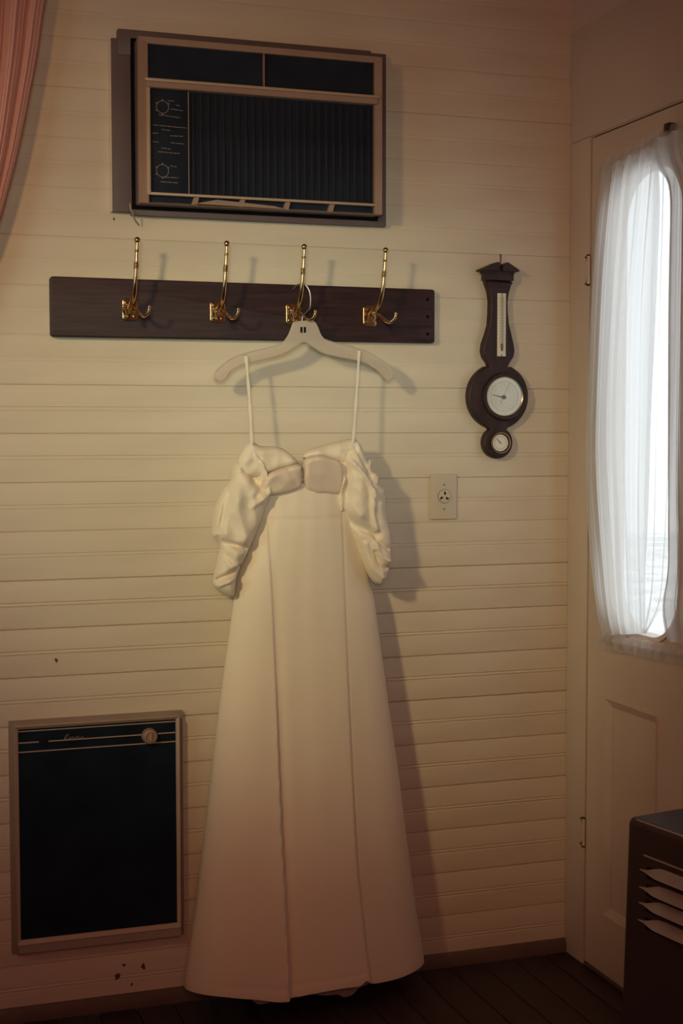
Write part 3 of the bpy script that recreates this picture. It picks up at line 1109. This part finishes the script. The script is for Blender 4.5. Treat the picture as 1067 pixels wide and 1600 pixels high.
Lb = [(759, 437), (761, 444), (765, 455), (767, 470), (766.5, 490), (765, 508), (760, 525), (756, 537), (754.5, 548), (757, 558), (763, 567), (765, 573)]
Rb = [(801, 440), (799, 447), (796, 458), (794, 472), (794.5, 488), (796, 505), (800, 522), (803.5, 537), (805, 548), (803, 558), (797, 567), (794, 574)]
cxz = B(779.5, 619.5, dB)
rx = (B(826.5, 620, dB)[0] - B(732.5, 620, dB)[0]) / 2
lo_c = B(779, 691.5, dB)
lo_r = (B(802, 691, dB)[0] - B(756.3, 691, dB)[0]) / 2
outl = [B(*p, dB) for p in Lb]
# big circle, left side downward
for a in np.linspace(115, 250, 26):
    outl.append((cxz[0] + rx * math.cos(math.radians(a)), cxz[1] + rx * math.sin(math.radians(a))))
for a in np.linspace(125, 415, 30):
    outl.append((lo_c[0] + lo_r * math.cos(math.radians(a)), lo_c[1] + lo_r * math.sin(math.radians(a))))
for a in np.linspace(290, 425, 26):
    outl.append((cxz[0] + rx * math.cos(math.radians(a)), cxz[1] + rx * math.sin(math.radians(a))))
outl += [B(*p, dB) for p in Rb[::-1]]
make('body', MB().prism(outl, back3, 0.002, dB, 0.006), M['baro'], baro, angle=50)
pd = MB()
for (y0, y1, xl_, xr_, t) in ((426, 438, 758.5, 803, 0.031), (421.5, 427, 757, 804.5, 0.034)):
    a, b = B(xl_, y1, t), B(xr_, y0, t)
    pd.box((a[0], D - t, B(780, y1, t)[1]), (b[0], D - 0.002, B(780, y0, t)[1]), 0.0015)
make('frieze', pd, M['baro'], baro)
t = 0.042
zb = B(780, 423, t)[1]
zt = B(780, 409, t)[1]
xl_, xr_ = B(753.5, 421, t)[0], B(811.5, 423, t)[0]
xm1, xm2 = B(781, 410, t)[0], B(786, 410, t)[0]
xtr = B(794, 410, t)[0]
pdm = MB()
pdm.prism([(xl_, zb), (xm1, zb), (xm1, zt - 0.001), (xm1 - 0.008, zt - 0.001), (xl_, zb + 0.004)], back3, 0.002, t)
pdm.prism([(xm2, zb), (xr_, zb), (xr_, zb + 0.004), (xtr, zt), (xm2, zt - 0.007)], back3, 0.002, t)
pdm.prism([(xm1 - 0.002, zb), (xm2 + 0.002, zb), (xm2 + 0.002, zb + 0.010), (xm1 - 0.002, zb + 0.010)], back3, 0.002, t - 0.008)
make('pediment', pdm, M['baro'], baro, smooth=False)
nx_, nz = B(782, 398, 0.012)
make('hanging_nail', MB().tube([(nx_, D - 0.012, B(782, 414, .012)[1]), (nx_, D - 0.013, nz - 0.004), (nx_, D - 0.012, nz)], [0.002, 0.0024, 0.0032], 8), M['nail'], baro, label='small rusty nail the barometer hangs from')
# thermometer
a, b = B(777, 556.5, dB + .002), B(790.5, 458.5, dB + .002)
th_ = make('thermometer_plate', MB().box((a[0], D - dB - 0.0025, a[1]), (b[0], D - dB + 0.001, b[1]), 0.0006), M['scale'], baro)
xm = (a[0] + b[0]) / 2
tk = MB()
zz = a[1] + 0.024
i = 0
while zz < b[1] - 0.008:
    w = 0.0060 if i % 2 == 0 else 0.0035
    for s in (-1, 1):
        tk.box((xm + s * 0.0030, D - dB - 0.0031, zz), (xm + s * (0.0030 + w * 0.9), D - dB - 0.0024, zz + 0.0009))
    zz += 0.0052
    i += 1
make('degree_marks', tk, M['ink'], th_, smooth=False, kind='stuff')
make('glass_tube', MB().tube([(xm, D - dB - 0.0045, a[1] + 0.012), (xm, D - dB - 0.0045, b[1] - 0.005)], 0.0018, 10), M['grey_ink'], th_)
make('bulb', MB().tube([(xm, D - dB - 0.0045, a[1] + 0.013), (xm, D - dB - 0.0045, a[1] + 0.016), (xm, D - dB - 0.0045, a[1] + 0.030), (xm, D - dB - 0.0045, a[1] + 0.034)], [0.0012, 0.0026, 0.0026, 0.0012], 10), M['red'], th_)
make('pin', MB().ball((xm, D - dB - 0.003, a[1] + 0.003), 0.0018), M['nail'], th_)
make('pin', MB().ball((xm, D - dB - 0.003, b[1] - 0.003), 0.0015), M['nail'], th_)
# main dial
tD = dB + 0.004
mc = B(788.5, 619.5, tD)
mr = (B(819, 620, tD)[0] - B(756, 620, tD)[0]) / 2 * 0.99
bez = MB()
seg = 48
R_ = [(mr + 0.006, dB - 0.002), (mr + 0.006, dB + 0.006), (mr + 0.003, dB + 0.010), (mr - 0.003, dB + 0.009), (mr - 0.005, dB + 0.002), (mr - 0.005, dB - 0.002)]
vs, fs = [], []
for r, tt in R_:
    for k in range(seg):
        an = 2 * math.pi * k / seg
        vs.append(back3(mc[0] + r * math.cos(an), mc[1] + r * math.sin(an), tt))
for i in range(len(R_)):
    for k in range(seg):
        l, i2 = (k + 1) % seg, (i + 1) % len(R_)
        fs.append((i * seg + k, i * seg + l, i2 * seg + l, i2 * seg + k))
bez.add(vs, fs)
bezel = make('dial_bezel', bez, M['baro'], baro)
gold = MB()
gold.ring(circle(mc, mr - 0.0045, 48), circle(mc, mr - 0.0075, 48), back3, dB, dB + 0.0045, dB + 0.002)
make('gilt_ring', gold, M['brass_old'], bezel)
face = make('dial_face', MB().lathe([(mr - 0.007, dB - 0.001), (mr - 0.007, dB + 0.0015)], mc, back3, 48), M['dial'], baro)
dk = MB()
tf = dB + 0.0019
for rr, w in ((0.0335, 0.0007), (0.0255, 0.0005), (0.0160, 0.0004)):
    dk.ring(circle(mc, rr * mr / 0.05, 48), circle(mc, (rr - w) * mr / 0.05, 48), back3, tf - 0.0004, tf)
for q in range(60):
    an = math.radians(-60 + q * 300 / 59)
    r0, r1 = 0.0335 * mr / 0.05, (0.0375 if q % 5 == 0 else 0.0355) * mr / 0.05
    pa = (mc[0] + r0 * math.cos(an), mc[1] + r0 * math.sin(an))
    pb = (mc[0] + r1 * math.cos(an), mc[1] + r1 * math.sin(an))
    nx_, nz_ = -math.sin(an) * 0.0003, math.cos(an) * 0.0003
    dk.prism([(pa[0] - nx_, pa[1] - nz_), (pb[0] - nx_, pb[1] - nz_), (pb[0] + nx_, pb[1] + nz_), (pa[0] + nx_, pa[1] + nz_)], back3, tf - 0.0004, tf)
# arcs of small unreadable lettering
rs = random.Random(3)
for rr, n_ in ((0.0205, 40), (0.0290, 46)):
    for q in range(n_):
        if rs.random() < 0.35:
            continue
        an = 2 * math.pi * q / n_
        c = (mc[0] + rr * mr / 0.05 * math.cos(an), mc[1] + rr * mr / 0.05 * math.sin(an))
        dk.prism(circle(c, 0.00085 * rs.uniform(0.7, 1.3), 5, rs.random() * 6), back3, tf - 0.0004, tf)
make('dial_print', dk, M['grey_ink'], face, smooth=False, kind='stuff')


def needle(c, px_tip, px_tail, t, w0, w1, name, mat, parent):
    a, b = B(*px_tip, t), B(*px_tail, t)
    v = Vector((a[0] - b[0], a[1] - b[1]))
    n_ = Vector((-v.y, v.x)).normalized()
    return make(name, MB().prism([(b[0] - n_.x * w0, b[1] - n_.y * w0), (b[0] + n_.x * w0, b[1] + n_.y * w0), (a[0] + n_.x * w1, a[1] + n_.y * w1), (a[0] - n_.x * w1, a[1] - n_.y * w1)], back3, t - 0.0006, t), mat, parent, smooth=False)


needle(mc, (796, 599), (782, 630), dB + 0.0052, 0.0008, 0.0005, 'setting_hand', M['grey_ink'], face)
needle(mc, (769, 617), (789, 621), dB + 0.0038, 0.0016, 0.0006, 'pointer', M['ink'], face)
make('dial_hub', MB().lathe([(0.0052, dB + 0.001), (0.0052, dB + 0.006), (0.003, dB + 0.0075)], B(787.5, 620.5, dB + .005), back3, 20), M['ink'], face)
make('dial_glass', MB().lathe([(mr - 0.006, dB + 0.0078), (mr - 0.006, dB + 0.0085)], mc, back3, 40), M['dial_glass'], bezel)
# small dial
sc_ = B(782, 692, dB + 0.003)
sr = (B(794.5, 692, dB)[0] - B(769.5, 692, dB)[0]) / 2
sb = MB()
sb.ring(circle(sc_, sr + 0.0052, 36), circle(sc_, sr - 0.001, 36), back3, dB - 0.001, dB + 0.005, dB + 0.002)
sbz = make('small_bezel', sb, M['baro'], baro)
sg_ = MB()
sg_.ring(circle(sc_, sr + 0.0048, 36), circle(sc_, sr + 0.0022, 36), back3, dB + 0.003, dB + 0.0062)
make('brass_rim', sg_, M['brass_old'], sbz)
sf = make('small_face', MB().lathe([(sr - 0.0005, dB - 0.001), (sr - 0.0005, dB + 0.002)], sc_, back3, 36), M['dial_small'], baro)
sp = MB()
sp.ring(circle(sc_, sr * 0.74, 30), circle(sc_, sr * 0.69, 30), back3, dB + 0.0018, dB + 0.0024)
make('small_print', sp, M['grey_ink'], sf, smooth=False)
needle(sc_, (776.5, 685.5), (783, 693), dB + 0.0034, 0.0012, 0.0005, 'small_hand', M['ink'], sf)

# ================================================================== OUTLET
oc = B(693.5, 776, 0.006)
outl_t = thing('wall_outlet', 'cream single round power outlet below the barometer', 'outlet', (oc[0], D, oc[1] - 0.058))
a, b = B(673.5, 741.5, .006), B(713, 811.5, .006)
z0, z1 = oc[1] - 0.0585, oc[1] + 0.0585
pl = [(oc[0] - .036, z0), (oc[0] + .036, z0), (oc[0] + .036, z1), (oc[0] - .036, z1)]
make('cover_plate', MB().prism(pl, back3, 0.0, 0.0065, 0.003), M['outlet'], outl_t, angle=20)
rc = B(694.5, 775.5, .007)
rcp = make('receptacle', MB().lathe([(0.0180, 0.004), (0.0180, 0.0062), (0.0172, 0.0062), (0.0172, 0.0080), (0.0160, 0.0084)], rc, back3, 36), M['outlet'], outl_t)
make('groove_ring', MB().ring(circle(rc, 0.0186, 36), circle(rc, 0.0176, 36), back3, 0.005, 0.0070), M['casing'], outl_t)
for (px, py, a0) in ((694.8, 770.6, 0), (690.0, 778.4, 120), (699.0, 778.4, 240)):
    c = B(px, py, 0.0085)
    mb = MB()
    an = math.radians(a0)
    sh = [(-0.0030, 0.0046), (0.0019, 0.0040), (0.0040, -0.0007), (0.0016, -0.0046), (-0.0027, -0.0030), (-0.0008, 0.0004)]
    mb.prism([(c[0] + x * math.cos(an) - z * math.sin(an), c[1] + x * math.sin(an) + z * math.cos(an)) for x, z in sh], back3, 0.0070, 0.0086)
    make('slot', mb, M['hole'], rcp, smooth=False)
for (px, py) in ((694, 757.5), (694, 795.5)):
    make('screw', MB().lathe([(0.0028, 0.0060), (0.0028, 0.0072), (0.0016, 0.0076)], B(px, py, .0065), back3, 14), M['frame_dark'], outl_t)

# ================================================================== WALL HEATER
dW = 0.034
wL, wT = B(14, 1129, 0.02)
wR = B(286, 1113.5, 0.02)[0]
wB_ = B(20, 1495, 0.02)[1]
wh = thing('wall_heater', 'recessed wall heater with a dark front panel and one round knob, low on the wall', 'heater', ((wL + wR) / 2, D, wB_))
iL, iT = B(28.5, 1141, dW)
iR = B(275.5, 1128, dW)[0]
iB = B(32, 1471, dW)[1]
fo = rect((wL + 0.012, wB_ + 0.030), (wR - 0.012, wT - 0.010))
make('flange', MB().ring(rect((wL, wB_ + 0.004), (wR, wT)), rect((wL + 0.02, wB_ + 0.04), (wR - 0.02, wT - 0.02)), back3, 0.0, 0.012), M['frame_dark'], wh, smooth=False)
make('frame', MB().ring(fo, rect((iL, iB), (iR, iT)), back3, 0.010, dW, dW - 0.006), M['frame'], wh, smooth=False)
make('bottom_lip', MB().prism([(0.0, wB_ - 0.004), (0.036, wB_ + 0.010), (0.030, wB_ + 0.034), (0.0, wB_ + 0.034)], lambda t, z, x: (x, D - t, z), wL + 0.014, wR - 0.012), M['frame_dark'], wh, smooth=False)
fp = make('front_panel', MB().box((iL, D - dW + 0.010, iB), (iR, D - 0.004, iT)), M['heater_panel'], wh, smooth=False)
for i, (ya, ww) in enumerate(((1143.5, 0.0022), (1161.5, 0.0024), (1176.0, 0.0024))):
    zc = B(30, ya, dW - .008)[1]
    if i == 1:
        xg0, xg1 = B(62, 1160, dW)[0], B(76, 1160, dW)[0]
        spans = ((iL, xg0), (xg1, iR))
    else:
        spans = ((iL, iR),)
    for s0, s1 in spans:
        make('trim_strip', MB().box((s0 + 0.001, D - dW + 0.0085, zc - ww / 2), (s1 - 0.001, D - dW + 0.0105, zc + ww / 2)), M['frame'], wh, smooth=False)
kc = B(235.5, 1152, dW + .01)
kn = make('knob', MB().lathe([(0.019, dW - 0.011), (0.019, dW - 0.002), (0.0165, dW + 0.008), (0.0120, dW + 0.010), (0.0110, dW + 0.0075)], kc, back3, 32), M['bezel'], wh)
make('knob_pointer', MB().box((kc[0] - 0.0016, D - dW - 0.0125, kc[1] - 0.009), (kc[0] + 0.0016, D - dW - 0.006, kc[1] + 0.011)), M['bezel_light'], kn, smooth=False)
# faint script badge and figures by the knob
sq = MB()
path = [(100, 1156), (103, 1149), (107, 1148), (104, 1152), (101, 1155), (106, 1155), (110, 1151), (110, 1155), (114, 1151), (115, 1155), (119, 1151), (119, 1154), (123, 1150), (124, 1154), (129, 1151), (131, 1153)]
sq.tube([(B(x, y, dW - .009)[0], D - dW + 0.0093, B(x, y, dW - .009)[1]) for x, y in catmull(path, 3)], 0.0007, 5)
make('script_badge', sq, M['print'], fp, label='faint pale script badge')
fg = MB()
for (x, y) in ((214, 1147), (218, 1146.5), (222, 1146), (250, 1143.5), (254, 1143), (258, 1143)):
    a = B(x, y, dW - .009)
    fg.box((a[0] - 0.002, D - dW + 0.009, a[1] - 0.0006), (a[0] + 0.002, D - dW + 0.0102, a[1] + 0.0008))
make('dial_figures', fg, M['slat'], fp, smooth=False, kind='stuff')
pv = MB()
pv.lathe([(0.010, dW - 0.012), (0.010, dW - 0.009), (0.006, dW - 0.008)], B(69, 1160, dW - .009), back3, 20)
make('pilot_window', pv, M['heater_panel'], wh)

# ================================================================== SPACE HEATER by the door
ang = math.radians(10.5)
cX, cY, cZ = XR - 0.34, RW(979, 1282, 0.34)[0], RW(985, 1281, 0.34)[1]
e_len = Vector((math.sin(ang), -math.cos(ang), 0))        # along the louvred face, towards the viewer
e_dep = Vector((math.cos(ang), math.sin(ang), 0))         # into the cabinet, towards the wall
orig = Vector((cX, cY, 0))
LEN, DEP, HT = 0.56, 0.20, cZ + 0.004


def hp3(s, t, z):
    p = orig + e_len * s + e_dep * t
    return (p.x, p.y, z)


sh_ = thing('space_heater', 'dark brown metal space heater with louvred front standing before the door', 'heater', tuple(orig + e_len * LEN / 2 + e_dep * DEP / 2))
# cabinet: face ring around the louvre opening, plus sides, back and top, edges rounded
FL = 0.016                                                  # flare of the foot


def flare(z):
    return FL * (1 - z / HT)


cab = MB()
lo0, lo1, lz0, lz1 = 0.045, LEN - 0.045, 0.20, HT - 0.060
R0 = 0.014


def facept(s, z, t):
    f = flare(z)
    s2 = s
    if s <= 0.0001:
        s2 = s - f
    return hp3(s2, t - f, z)


sec = [(0, 0.0)] + [(0, HT - R0)] + [(R0 * (1 - math.cos(math.radians(a))), HT - R0 + R0 * math.sin(math.radians(a))) for a in (30, 60, 90)]
# front face with opening (four strips), t = 0 plane
vsF = []


def quad(a, b, c, d_):
    cab.add([a, b, c, d_], [(0, 1, 2, 3)])


def fp3(s, z, t=0.0):
    return facept(s, z, t)


quad(fp3(R0, 0.02), fp3(LEN, 0.02), fp3(LEN, HT - R0), fp3(R0, HT - R0))
# rounded upper front edge and top
prev = [(0.0, HT - R0)]
arc = [(R0 * (1 - math.cos(math.radians(a))), HT - R0 + R0 * math.sin(math.radians(a))) for a in range(0, 91, 15)]
for (t0, z0), (t1, z1) in zip(arc[:-1], arc[1:]):
    s0, s1 = t0, t1
    quad(facept(R0, z0, t0), facept(LEN, z0, t0), facept(LEN, z1, t1), facept(R0, z1, t1))
quad(hp3(R0, R0, HT), hp3(LEN, R0, HT), hp3(LEN, DEP, HT), hp3(R0, DEP, HT))
# rounded far corner column and far side
for q in range(6):
    a0, a1 = math.radians(15 * q), math.radians(15 * (q + 1))
    for (za, zb2) in ((0.02, HT - R0),):
        p = lambda a, z: hp3(R0 - R0 * math.sin(a) - flare(z) * math.sin(a), R0 - R0 * math.cos(a) - flare(z) * math.cos(a), z)
        quad(p(a0, za), p(a1, za), p(a1, zb2), p(a0, zb2))
    for k in range(6):
        b0, b1 = math.radians(15 * k), math.radians(15 * (k + 1))
        f = lambda a, b: hp3(R0 - R0 * math.sin(a) * math.cos(b), R0 - R0 * math.cos(a) * math.cos(b), HT - R0 + R0 * math.sin(b))
        quad(f(a0, b0), f(a1, b0), f(a1, b1), f(a0, b1))
quad(hp3(-flare(0.02), R0, 0.02), hp3(-flare(0.02), DEP, 0.02), hp3(0, DEP, HT - R0), hp3(0, R0, HT - R0))
for (t0, z0), (t1, z1) in zip(arc[:-1], arc[1:]):
    quad(hp3(t0, R0, z0), hp3(t0, DEP, z0), hp3(t1, DEP, z1), hp3(t1, R0, z1))
quad(hp3(LEN, 0 - flare(0.02), 0.02), hp3(LEN, DEP, 0.02), hp3(LEN, DEP, HT), hp3(LEN, 0, HT))
quad(hp3(-flare(0.02), DEP, 0.02), hp3(LEN, DEP, 0.02), hp3(LEN, DEP, HT), hp3(0, DEP, HT))
make('cabinet', cab, M['heater'], sh_, angle=50)
zl = [RW(992, y, 0.33)[1] for y in (1352, 1379, 1403, 1430)]
for i, z in enumerate(zl):
    # a stamped hood: slopes out and down from the face to its lip, pinched shut at both ends
    mb = MB()
    vs = []
    nS_ = 24
    for k in range(nS_ + 1):
        s_ = lo0 + (lo1 - lo0) * k / nS_
        e_ = sm(min(s_ - lo0, lo1 - s_) / 0.07)
        f = flare(z)
        o = 0.017 * e_
        for (dz, dt) in ((0.0175 * e_ + 0.001, 0.0), (0.009 * e_ + 0.0008, -o * 0.60), (0.0020, -o), (0.0, -o - 0.0012), (0.0, -o + 0.0010)):
            vs.append(hp3(s_, dt - f - 0.0006, z + dz))
    fs = [(k * 5 + j, k * 5 + j + 1, k * 5 + 5 + j + 1, k * 5 + 5 + j) for k in range(nS_) for j in range(4)]
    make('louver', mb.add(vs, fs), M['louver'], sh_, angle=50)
    f = flare(z)
    q4 = [(lo0 + 0.02, z - 0.012), (lo1 - 0.02, z - 0.012), (lo1 - 0.02, z + 0.012), (lo0 + 0.02, z + 0.012)]
    gp = MB().add([hp3(a, -f - t, zz) for t in (0.0008, -0.002) for a, zz in q4], [(0, 1, 2, 3), (4, 5, 6, 7), (0, 1, 5, 4), (1, 2, 6, 5), (2, 3, 7, 6), (3, 0, 4, 7)])
    make('louver_slot_shade', gp, M['slot_shade'], sh_, smooth=False)  # dark strip on the closed face, painted for the open slot and its shade
zc = RW(992, 1328, 0.33)[1]
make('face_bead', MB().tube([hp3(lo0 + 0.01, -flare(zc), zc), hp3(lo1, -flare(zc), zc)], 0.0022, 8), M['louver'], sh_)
for s in (0.03, LEN - 0.06):
    mb = MB()
    c0 = hp3(s, 0.02, 0)
    vs = [hp3(s + a, b, z) for z in (0, 0.022) for a, b in ((0, 0.01), (0.03, 0.01), (0.03, DEP - 0.02), (0, DEP - 0.02))]
    mb.add(vs, [(0, 1, 2, 3), (4, 5, 6, 7), (0, 1, 5, 4), (1, 2, 6, 5), (2, 3, 7, 6), (3, 0, 4, 7)])
    make('foot', mb, M['iron'], sh_, smooth=False)
tr = MB()
tr.tube([hp3(R0 + 0.012, 0.004, HT - 0.0025), hp3(LEN, 0.004, HT - 0.0025)], 0.0022, 8)
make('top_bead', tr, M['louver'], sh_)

# ================================================================== DOOR CURTAIN
dc = 0.034
sheer = thing('sheer_curtain', 'white sheer curtain gathered on rods over the door light', 'curtain', (XR, 3.05, RW(1000, 1000, 0.02)[1]))


def curtain_panel(left, right, nS, nT, folds, amp, seed, dbase=0.030, billow=0.02):
    """left / right: pixel polylines (same parameter, top to bottom) on the plane off the door"""
    rs = random.Random(seed)
    Lc = [RW(*p, dbase) for p in catmull(left, 8)]
    Rc = [RW(*p, dbase) for p in catmull(right, 8)]

    def at(C, t):
        P = np.array(C)
        s = np.concatenate([[0], np.cumsum(np.linalg.norm(np.diff(P, axis=0), axis=1))])
        s /= s[-1]
        return np.array([np.interp(t, s, P[:, 0]), np.interp(t, s, P[:, 1])])
    ph = [rs.uniform(0, 6.28) for _ in range(4)]
    vs = []
    for j in range(nT + 1):
        t = j / nT
        a, b = at(Lc, t), at(Rc, t)
        for i in range(nS + 1):
            s = i / nS
            p = a + (b - a) * s
            w = s + 0.025 * math.sin(5 * t + ph[0]) + 0.012 * math.sin(11 * t + 6 * s + ph[1])
            d = dbase + billow * math.sin(math.pi * min(1, max(0, t))) ** 0.7 * (0.4 + 0.6 * math.sin(math.pi * s) ** 0.5)
            d += amp * (math.sin(2 * math.pi * folds * w + ph[2]) + 0.5 * math.sin(2 * math.pi * folds * 2.3 * w + ph[3]) + 0.25 * math.sin(2 * math.pi * folds * 4.1 * w)) * (0.8 + 0.2 * math.cos(7 * t))
            vs.append((XR - max(0.008, d), p[0], p[1]))
    fs = [(j * (nS + 1) + i, j * (nS + 1) + i + 1, (j + 1) * (nS + 1) + i + 1, (j + 1) * (nS + 1) + i) for j in range(nT) for i in range(nS)]
    return MB().add(vs, fs)


lp_ = [(944, 262), (938, 330), (930, 450), (924, 600), (921, 720), (926, 850), (934, 950), (942, 993)]
mid_ = [(1031, 222), (1029, 330), (1026, 450), (1021, 600), (1016, 740), (1013, 860), (1011, 940), (1009, 990)]
mid2 = [(1024, 225), (1023, 330), (1020, 450), (1015, 600), (1011, 740), (1009, 860), (1008, 940), (1007, 990)]
rp_ = [(1062, 204), (1062, 330), (1060, 450), (1057, 600), (1052, 740), (1046, 860), (1036, 944), (1009, 990)]
make('panel', curtain_panel(lp_, mid_, 150, 60, 4.5, 0.0050, 2, dbase=0.024, billow=0.014), M['sheer'], sheer, angle=180)
make('panel', curtain_panel(mid2, rp_, 60, 60, 2.2, 0.0040, 8, dbase=0.020, billow=0.010), M['sheer_thin'], sheer, angle=180, label='single thin layer of the sheer curtain')
lp2 = [(1016, 222), (1024, 260), (1039, 279), (1046, 304), (1048, 350), (1048, 480), (1048, 620), (1048, 760), (1047, 880), (1036, 948), (1041, 1000)]
rp2 = [(1150, 165), (1150, 330), (1150, 480), (1150, 620), (1150, 760), (1150, 880), (1150, 960), (1150, 1030)]
make('panel', curtain_panel(lp2, rp2, 100, 60, 5.0, 0.006, 5, dbase=0.036), M['sheer'], sheer, angle=180)


def ruffle(p0, p1, h_, seed, d0=0.022):
    rs = random.Random(seed)
    a, b = RW(*p0, d0), RW(*p1, d0)
    n = 160
    vs = []
    for i in range(n + 1):
        t = i / n
        y = a[0] + (b[0] - a[0]) * t
        z = a[1] + (b[1] - a[1]) * t
        w = math.sin(t * 95 + 2 * math.sin(t * 17)) * 0.005
        for k, (dz, dd) in enumerate(((-h_ * 0.5, 0.5), (-h_ * 0.18, 0.9), (0, 1.1), (h_ * 0.18, 0.9), (h_ * 0.5, 0.3))):
            vs.append((XR - d0 - 0.006 * (dd) - w * (0.5 + abs(dz) / h_) , y, z + dz + 0.002 * math.sin(t * 60 + k)))
    fs = [(i * 5 + k, i * 5 + k + 1, i * 5 + 5 + k + 1, i * 5 + 5 + k) for i in range(n) for k in range(4)]
    return MB().add(vs, fs)


make('ruffle', ruffle((938, 266), (1150, 157), 0.040, 3), M['sheer_thin'], sheer, angle=180)
make('ruffle', ruffle((940, 1000), (1150, 1042), 0.040, 4), M['sheer_thin'], sheer, angle=180)
for p0, p1 in (((938, 266), (1150, 157)), ((940, 999), (1150, 1041))):
    a, b = RW(*p0, 0.020), RW(*p1, 0.020)
    rd = MB().tube([(XR - 0.020, a[0], a[1]), (XR - 0.020, b[0], b[1])], 0.004, 8)
    for q in (a, b):
        rd.tube([(XR - 0.020, q[0], q[1]), (XR - 0.001, q[0], q[1])], 0.004, 8)
    make('rod', rd, M['frame'], sheer)

# ================================================================== CORAL DRAPE, upper left
dp = thing('drape', 'coral pink drape swept aside at the upper left corner', 'curtain', (B(-60, 200, .07)[0], D - 0.07, 0.7))
edge = [(92, -90), (70, 0), (58, 80), (45, 150), (30, 225), (14, 290), (-2, 345), (-30, 420), (-70, 510), (-120, 610), (-122, 720), (-118, 900), (-116, 1120)]
E = [B(*p, 0.055) for p in catmull(edge, 6)]
m_ = len(E)
vs = []
nS = 240
for j, (xe, ze) in enumerate(E):
    t = j / (m_ - 1)
    width = float(np.interp(t, [0, 0.75, 1], [0.52, 0.10, 0.20]))
    for i in range(nS + 1):
        s = i / nS
        x = xe - width * s - 0.02 * s * t
        wv = math.sin(2 * math.pi * 9 * s + 0.7 * math.sin(3 * t)) + 0.5 * math.sin(2 * math.pi * 21 * s + 1.3) + 0.35 * math.sin(2 * math.pi * 47 * s + 2 * math.sin(2 * t))
        d = 0.055 + 0.020 * min(1, s * 12) + (0.006 + 0.007 * (1 - t)) * wv * min(1, s * 25 + 0.15)
        vs.append((x, D - max(0.02, d), ze))
fs = [(j * (nS + 1) + i, j * (nS + 1) + i + 1, (j + 1) * (nS + 1) + i + 1, (j + 1) * (nS + 1) + i) for j in range(m_ - 1) for i in range(nS)]
make('cloth', MB().add(vs, fs), M['drape'], dp, angle=180)
rdz = E[0][1] - 0.01
make('rod', MB().tube([(XL + 0.02, D - 0.07, rdz), (E[0][0] + 0.04, D - 0.07, rdz)], 0.008, 12), M['brass_old'], dp)
xe, ze = E[9 * 6]
make('tieback', MB().tube([(xe + 0.01, D - 0.075, ze + 0.01), (xe - 0.05, D - 0.11, ze), (xe - 0.13, D - 0.075, ze + 0.01), (xe - 0.13, D - 0.001, ze + 0.02)], 0.007, 10), M['drape'], dp)
